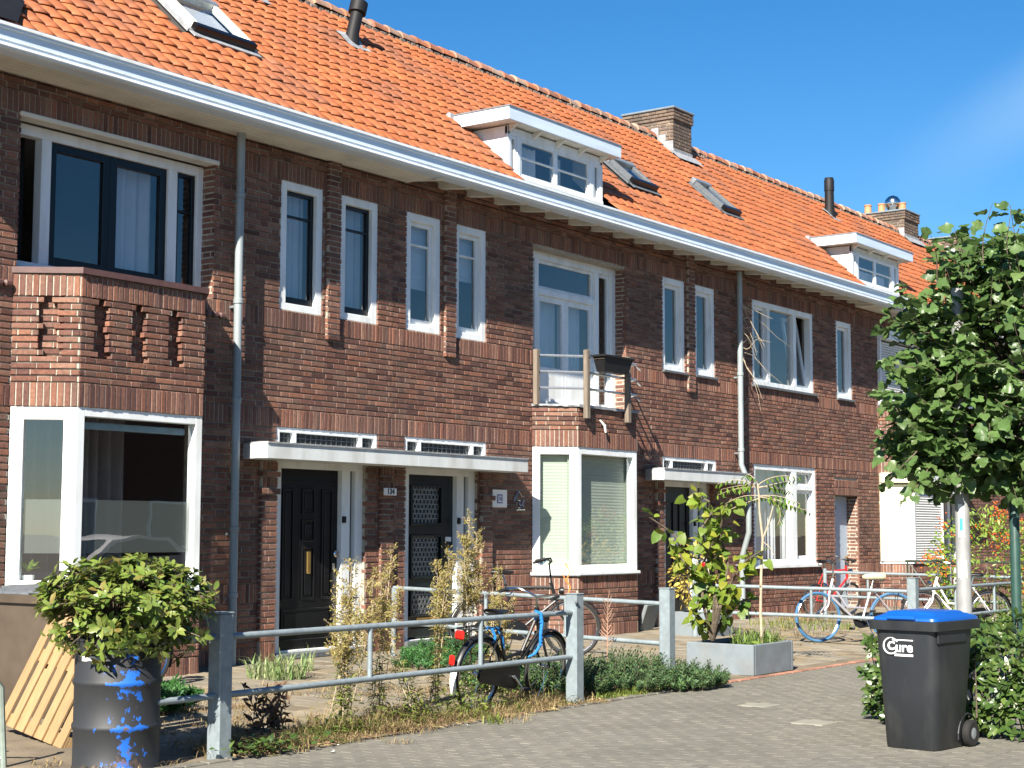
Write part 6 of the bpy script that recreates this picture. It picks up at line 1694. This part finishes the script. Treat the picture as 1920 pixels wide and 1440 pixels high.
# ---------------------------------------------------------------- firethorn at the far right
r = random.Random(51)
t = thing('shrub', 'bright green berry bush covered with orange-red berries at the right edge', 'shrub', (25.0, 8.9, 0))
LM = [leaf_mb(.075, .028, .15, .2, 'oblong', i) for i in range(4)]; LV = []; bl = MB()
for i in range(2300):
    v = rdir(r); rad = r.uniform(.7, 1.03); p = Vector((25.2, 8.95, .98))+Vector((v.x*.75, v.y*.95, v.z*1.0))*rad
    if p.z < .05: continue
    q = r.randrange(4); LV.append((LM[q], q, orient(p, (v+rvec(r,.6)).normalized(), Vector((-.3,-.2,.7))+rvec(r,.5), r.uniform(.8,1.4))))
cl = [rdir(r) for _ in range(46)]
for v in cl:
    if v.z < -.3: continue
    c0 = Vector((25.2, 8.95, .98))+Vector((v.x*.78, v.y*.98, v.z*1.03))
    for k in range(26): c = c0+rvec(r,.065); bl.add([c+Vector(w)*.016 for w in ((1,0,0),(0,1,0),(-1,0,0),(0,-1,0),(0,0,1),(0,0,-1))], [(0,1,4),(1,2,4),(2,3,4),(3,0,4),(1,0,5),(2,1,5),(3,2,5),(0,3,5)])
leaves(t, LV, LF['pyra'], 0); stuff(bl.build('berry', LF['berry'], t))
b = MB(); b.tube([(25.2,8.95,0),(25.2,8.95,1.2)], [.04,.02], 6); b.build('stem', MT['bark'], t)
# ---------------------------------------------------------------- tall dried weeds
def weed(label, x, y, tops, r, base_green=.45, lw=(.10,.016), seedy=1.0, group='tall dried weeds'):
    z0 = gz(y); t = thing('tall_weed', label, 'weed', (x, y, z0), group)
    st = MB(); lv = MB(); sd = MB(); zc = float((np.array((x,y,z0))-EYE) @ fw)
    Lm = [leaf_mb(lw[0], lw[1], .1, .5, 'lance', i) for i in range(3)]; Sm = leaf_mb(.028, .009, .2, .3, 'lance', 9)
    for px_, py_, wpx in tops:
        tp = Q(px_, py_, zc+r.uniform(-.25,.25)); b0 = Vector((x+r.uniform(-.12,.12), y+r.uniform(-.10,.10), z0)); H_ = tp.z-z0
        mid = b0.lerp(tp,.5)+Vector((r.uniform(-.04,.04), r.uniform(-.04,.04), .02)); P_ = [b0*(1-s)**2+mid*2*s*(1-s)+tp*s*s for s in [i/10 for i in range(11)]]
        st.tube(P_, [.006*(1-.07*i) for i in range(11)], 4)
        def at(s): f = min(s, .999)*10; i = int(f); return P_[i].lerp(P_[i+1], f-i)
        for k in range(int(H_*95)):
            s = r.uniform(.04, .72); p = at(s); a = r.uniform(0,6.28); dd = Vector((math.cos(a), math.sin(a), r.uniform(-.1,.7))).normalized()
            M = orient(p, dd, upv+rvec(r,.2), r.uniform(.5,1.15)); L_ = r.choice(Lm); (lv if s < base_green+r.uniform(-.15,.15) else sd).add([M @ Vector(v) for v in L_.v], L_.f)
        W_ = wpx*zc/F_PX
        for k in range(int(26*seedy)):                               # side sprays of the panicle
            s = r.uniform(.50, 1.0); p = at(s); a = r.uniform(0,6.28); ln = W_*(1.15-s)*r.uniform(.8,1.7)+.03; d = Vector((math.cos(a)*.75, math.sin(a)*.75, r.uniform(.5,1.1))).normalized(); e = p+d*ln
            st.tube([p, e], [.002,.001], 3, False)
            for q in range(int(7+ln*95)):
                c = p.lerp(e, r.uniform(.2,1.05))+rvec(r,.011); M = orient(c, rdir(r), rdir(r), r.uniform(.6,1.35)); sd.add([M @ Vector(v) for v in Sm.v], Sm.f)
    st.build('stem', MT['palebark'], t); stuff(lv.build('foliage', LF['weed'], t)); stuff(sd.build('seed_head', LF['seed'], t))
r = random.Random(61)
weed('broad clump of yellow-green weeds left of the short fence upright', 10.05, 9.0, [(640,1070,40),(660,1055,45),(655,1110,50),(690,1095,45),(625,1160,40),(640,1190,40),(675,1160,40),(700,1130,35)], r, .55)
weed('tall weed with a pale feathery tip in front of the brick pier between the doors', 10.55, 9.05, [(735,1030,36),(728,1060,30),(715,1085,34),(748,1105,30),(700,1070,30)], r, .5)
weed('tallest weed, its golden plume reaching up beside the dark green door', 12.25, 9.5, [(880,962,34),(868,1005,44),(893,1000,44),(880,1015,50),(890,1040,44)], r, .25, seedy=1.5)
weed('slim golden weed leaning left of the tallest plume', 11.7, 9.4, [(818,1052,20),(828,1060,22),(842,1032,26),(850,1045,24),(838,1075,26)], r, .25)
weed('small golden weed sprig above the tied bicycle saddle', 12.55, 9.35, [(932,1052,20),(925,1078,20),(930,1130,24),(938,1118,24),(962,1120,20)], r, .2, seedy=.8)
weed('dark green leafy weed under the lower fence rail', 10.75, 8.75, [(720,1190,10),(735,1200,10),(745,1230,10),(722,1215,10)], r, .95, lw=(.11,.020), seedy=.12)
t = thing('dead_weed', 'thin dead pinkish weed standing in front of the balcony bay', 'weed', (14.0, 9.6, 0.04)); b = MB(); zc = float((np.array((14.0,9.6,.04))-EYE) @ fw)
b.tube([Q(1138,1275,zc), Q(1139,1200,zc), Q(1140,1120,zc)], [.008,.006,.003], 5)
for i in range(26):
    y_ = 1215-i*3.6; s = 1 if i % 2 else -1; p = Q(1139,y_,zc); e = Q(1139+s*r.uniform(8,18)*(1-.02*i), y_-r.uniform(6,20), zc+r.uniform(-.06,.06)); b.tube([p, p.lerp(e,.6)+Vector((0,0,-.01)), e], [.004,.004,.002], 4)
b.build('stem', LF['pinkdry'], t)
# ---------------------------------------------------------------- ground cover, tufts, dry grass
r = random.Random(71)
b = MB()
cl = [(r.uniform(8.2,12.75), 8.62+r.gauss(0,.2), r.uniform(.5,1.5)) for _ in range(46)]
for i in range(260):
    cx_, cy_, hs = r.choice(cl); blades(b, r.randrange(12,44), r.uniform(.05,.22), r.uniform(.06,.19)*hs, r, .005, r.uniform(.9,3.2), cx_+r.gauss(0,.14), cy_+r.gauss(0,.09), None)
for i in range(900):                                            # dead straw lying flat along the edge of the pavement
    x, y = r.uniform(8.15, 13.0), 8.33+r.gauss(0,.07); th = r.uniform(0,3.14); L_ = r.uniform(.04,.16); dx, dy = math.cos(th)*L_, math.sin(th)*L_*.6; o = len(b.v)
    b.v += [(x,y,.014),(x+.004,y+.003,.015),(x+dx+.003,y+dy+.003,.018+r.uniform(0,.02)),(x+dx,y+dy,.018)]; b.f.append([o,o+1,o+2,o+3]); b.m.append(0)
for i in range(60): blades(b, 40, r.uniform(.06,.15), r.uniform(.05,.14), r, .006, 1.6, r.uniform(8.2,12.9), 8.36+abs(r.gauss(0,.06)), 0.0)
for cx, cy, n, s in ((9.6,10.4,34,.55),(10.6,11.0,22,.5),(12.2,9.8,26,.5),(8.8,9.4,30,.5),(13.2,11.2,12,.4),(21.5,10.5,20,.8),(23.0,11.0,16,.8),(6.9,8.4,26,.4),(11.6,10.2,18,.5),(9.2,11.6,20,.4)):
    for i in range(n): blades(b, 26, .12, r.uniform(.03,.09), r, .006, 2.2, cx+r.gauss(0,s), cy+r.gauss(0,s*.7), None)
tag(b.build('dry_grass', LF['dry']), 'dry straw-coloured grass under the front fence and across the yard', 'grass', kind='stuff')
b = MB()
for i in range(70): blades(b, r.randrange(14,40), .10, r.uniform(.05,.20), r, .008, r.uniform(.8,2.2), r.choice((8.9,9.3,9.6,10.5,11.0,11.6,12.4))+r.gauss(0,.2), 8.54+r.gauss(0,.12), None)
for i in range(18): blades(b, 40, .12, r.uniform(.05,.12), r, .009, .9, r.uniform(13.0,14.4), 8.40+abs(r.gauss(0,.08)), None)
tag(b.build('green_grass', LF['weed']), 'fresh yellow-green grass and weeds mixed into the strip under the fence', 'grass', kind='stuff')
def tuft(label, x, y, n, rad, h, m, wd=.012, lean=.9):
    t = thing('grass_tuft', label, 'grass', (x, y, gz(y))); stuff(blades(MB(), n, rad, h, r, wd, lean, x, y).build('foliage', m, t))
tuft('pale striped grass tuft by the brick pier left of the black door', 12.05, 11.75, 190, .30, .30, LF['stripe'], .016)
tuft('single upright grass tuft in front of the black door', 12.75, 11.95, 26, .08, .34, LF['stripe'], .012, .35)
tuft('yellowing grass tuft below the wide ground floor window', 23.7, 11.4, 260, .9, .16, LF['weed'], .012)
tuft('yellow grass at the foot of the wall right of the second planter', 24.9, 12.0, 160, .5, .2, LF['dry'], .012)
def feathery(label, x, y, rx, ry, h, n, m, r, L_=.045, z=None, name='ground_shrub'):
    z0 = gz(y) if z is None else z; t = thing(name, label, 'shrub', (x, y, z0), 'low feathery green shrubs'); b = MB(); st = MB()
    nb = [Vector(v) for v in ((0,0,0),(.6,.16,.02),(1,0,0),(.6,-.16,.02))]
    for i in range(n):
        a = r.uniform(0,6.283); q = math.sqrt(r.random()); p = Vector((x+q*math.cos(a)*rx, y+q*math.sin(a)*ry, z0)); H_ = h*(1-.55*q*q)*r.uniform(.6,1.1)
        d = Vector((math.cos(a)*q*.8+r.gauss(0,.2), math.sin(a)*q*.8+r.gauss(0,.2), 1)).normalized(); e = p+d*H_
        st.tube([p, e], [.004,.002], 3, False)
        for k in range(26):
            s = .25+.75*k/26; c = p.lerp(e, s); aa = k*2.4; s_ = d.orthogonal().normalized(); w_ = d.cross(s_); dd = ((s_*math.cos(aa)+w_*math.sin(aa))*.8+d*.75+rvec(r,.1)).normalized()
            M = orient(c, dd, d, L_*r.uniform(.7,1.2)*(1.1-.5*max(0,s-.7))); b.add([M @ v for v in nb], [(0,1,2,3)])
    stuff(b.build('foliage', m, t)); st.build('stem', MT['bark'], t)
r = random.Random(83)
t = thing('weed_patch', 'patch of leafy yellow-green weeds in the middle of the grass strip under the fence', 'weeds', (10.4, 8.6, 0))
b = MB(); Lm = leaf_mb(.062, .020, .1, .5, 'lance', 5)
for i in range(1100):
    p = Vector((r.choice((9.5,10.2,10.4,11.1))+r.gauss(0,.16), 8.56+r.gauss(0,.10), abs(r.gauss(0,.10)))); M = orient(p, Vector((r.gauss(0,1), r.gauss(0,1), r.uniform(0,1.2))), upv+rvec(r,.4), r.uniform(.5,1.2)); b.add([M @ Vector(v) for v in Lm.v], Lm.f)
stuff(b.build('foliage', LF['weed'], t, 'all'))
t = thing('weed_patch', 'green weeds round the wheels of the tied bicycle', 'weeds', (12.0, 8.9, 0)); b = MB()
for i in range(500):
    p = Vector((12.1+r.gauss(0,.5), 9.05+r.gauss(0,.18), r.uniform(.02,.28))); M = orient(p, Vector((r.gauss(0,1), r.gauss(0,1), r.uniform(0,1.2))), upv+rvec(r,.4), r.uniform(.5,1.2)); b.add([M @ Vector(v) for v in Lm.v], Lm.f)
stuff(b.build('foliage', LF['green'], t, 'all'))
r = random.Random(81)
feathery('wide bright green feathery ground shrub before the dark green door', 15.25, 11.9, .85, .35, .30, 210, LF['spurge'], r)
feathery('bright green feathery ground shrub left of the second fence', 14.1, 11.3, .5, .35, .22, 120, LF['spurge'], r)
feathery('feathery green shrub right behind the thick fence post', 13.05, 8.85, .42, .34, .46, 210, LF['juniper'], r)
feathery('dark feathery green shrub around the foot of the third post', 14.1, 8.75, .62, .45, .42, 330, LF['juniper'], r)
feathery('low dark green shrub spreading onto the pavement', 14.6, 8.3, .46, .26, .30, 230, LF['juniper'], r)
feathery('yellow-green feathery shrub behind the front wheel of the tied bicycle', 13.3, 9.6, .55, .4, .36, 170, LF['spurge'], r, .055)
feathery('fern-like green plant between the drum and the first post', 9.35, 10.6, .35, .3, .34, 110, LF['spurge'], r, .075)
feathery('light green bush in front of the berry bush', 22.9, 7.2, .6, .5, .85, 260, LF['green'], r, .10)
# small leafy creeper at the foot of the first post and a withered plant behind it
b = MB(); Lm = leaf_mb(.06, .05, .1, .4, 'ovate', 2); r = random.Random(91)
for i in range(190):
    p = Vector((8.45+r.gauss(0,.22), 8.30+r.gauss(0,.10), r.uniform(.02,.12))); M = orient(p, Vector((r.uniform(-1,1), r.uniform(-1,1), r.uniform(0,.5))), upv+rvec(r,.3), r.uniform(.5,1.1)); b.add([M @ Vector(v) for v in Lm.v], Lm.f)
tag(b.build('creeper', LF['hedge'], None, 'all'), 'small dark green creeper at the foot of the first fence post', 'plant', kind='stuff')
t = thing('withered_plant', 'withered dark brown plant right of the first fence post', 'plant', (9.0, 8.75, .01)); b = MB(); lv = MB(); Lm = leaf_mb(.08, .03, .4, 1.2, 'lance', 4)
for i in range(14):
    p = Vector((8.95+r.gauss(0,.15), 8.70+r.gauss(0,.08), 0)); e = p+Vector((r.gauss(0,.08), r.gauss(0,.06), r.uniform(.2,.45))); b.tube([p, e], [.006,.003], 4)
    for k in range(16): c = p.lerp(e, r.uniform(.2,1)); M = orient(c, rdir(r), rdir(r), r.uniform(.6,1.2)); lv.add([M @ Vector(v) for v in Lm.v], Lm.f)
b.build('stem', MT['bark'], t); stuff(lv.build('foliage', LF['brownleaf'], t))
# house plant on the sill of the left bay facet
t = thing('house_plant', 'small house plant on the sill inside the left bay window', 'plant', (9.85, 12.95, 1.05)); b = MB()
MB().lathe([(.05,0),(.065,.11),(.06,.11)], (9.86,12.95,1.06), 12).build('pot', MT['enamel'], t, True)
Lm = leaf_mb(.16, .05, .1, .6, 'lance', 2)
for i in range(18): M = orient(Vector((9.86,12.95,1.2)), Vector((r.gauss(0,.6), r.gauss(0,.6), .7)), upv+rvec(r,.2), r.uniform(.6,1.2)); b.add([M @ Vector(v) for v in Lm.v], Lm.f)
b.build('leaves', LF['green'], t)
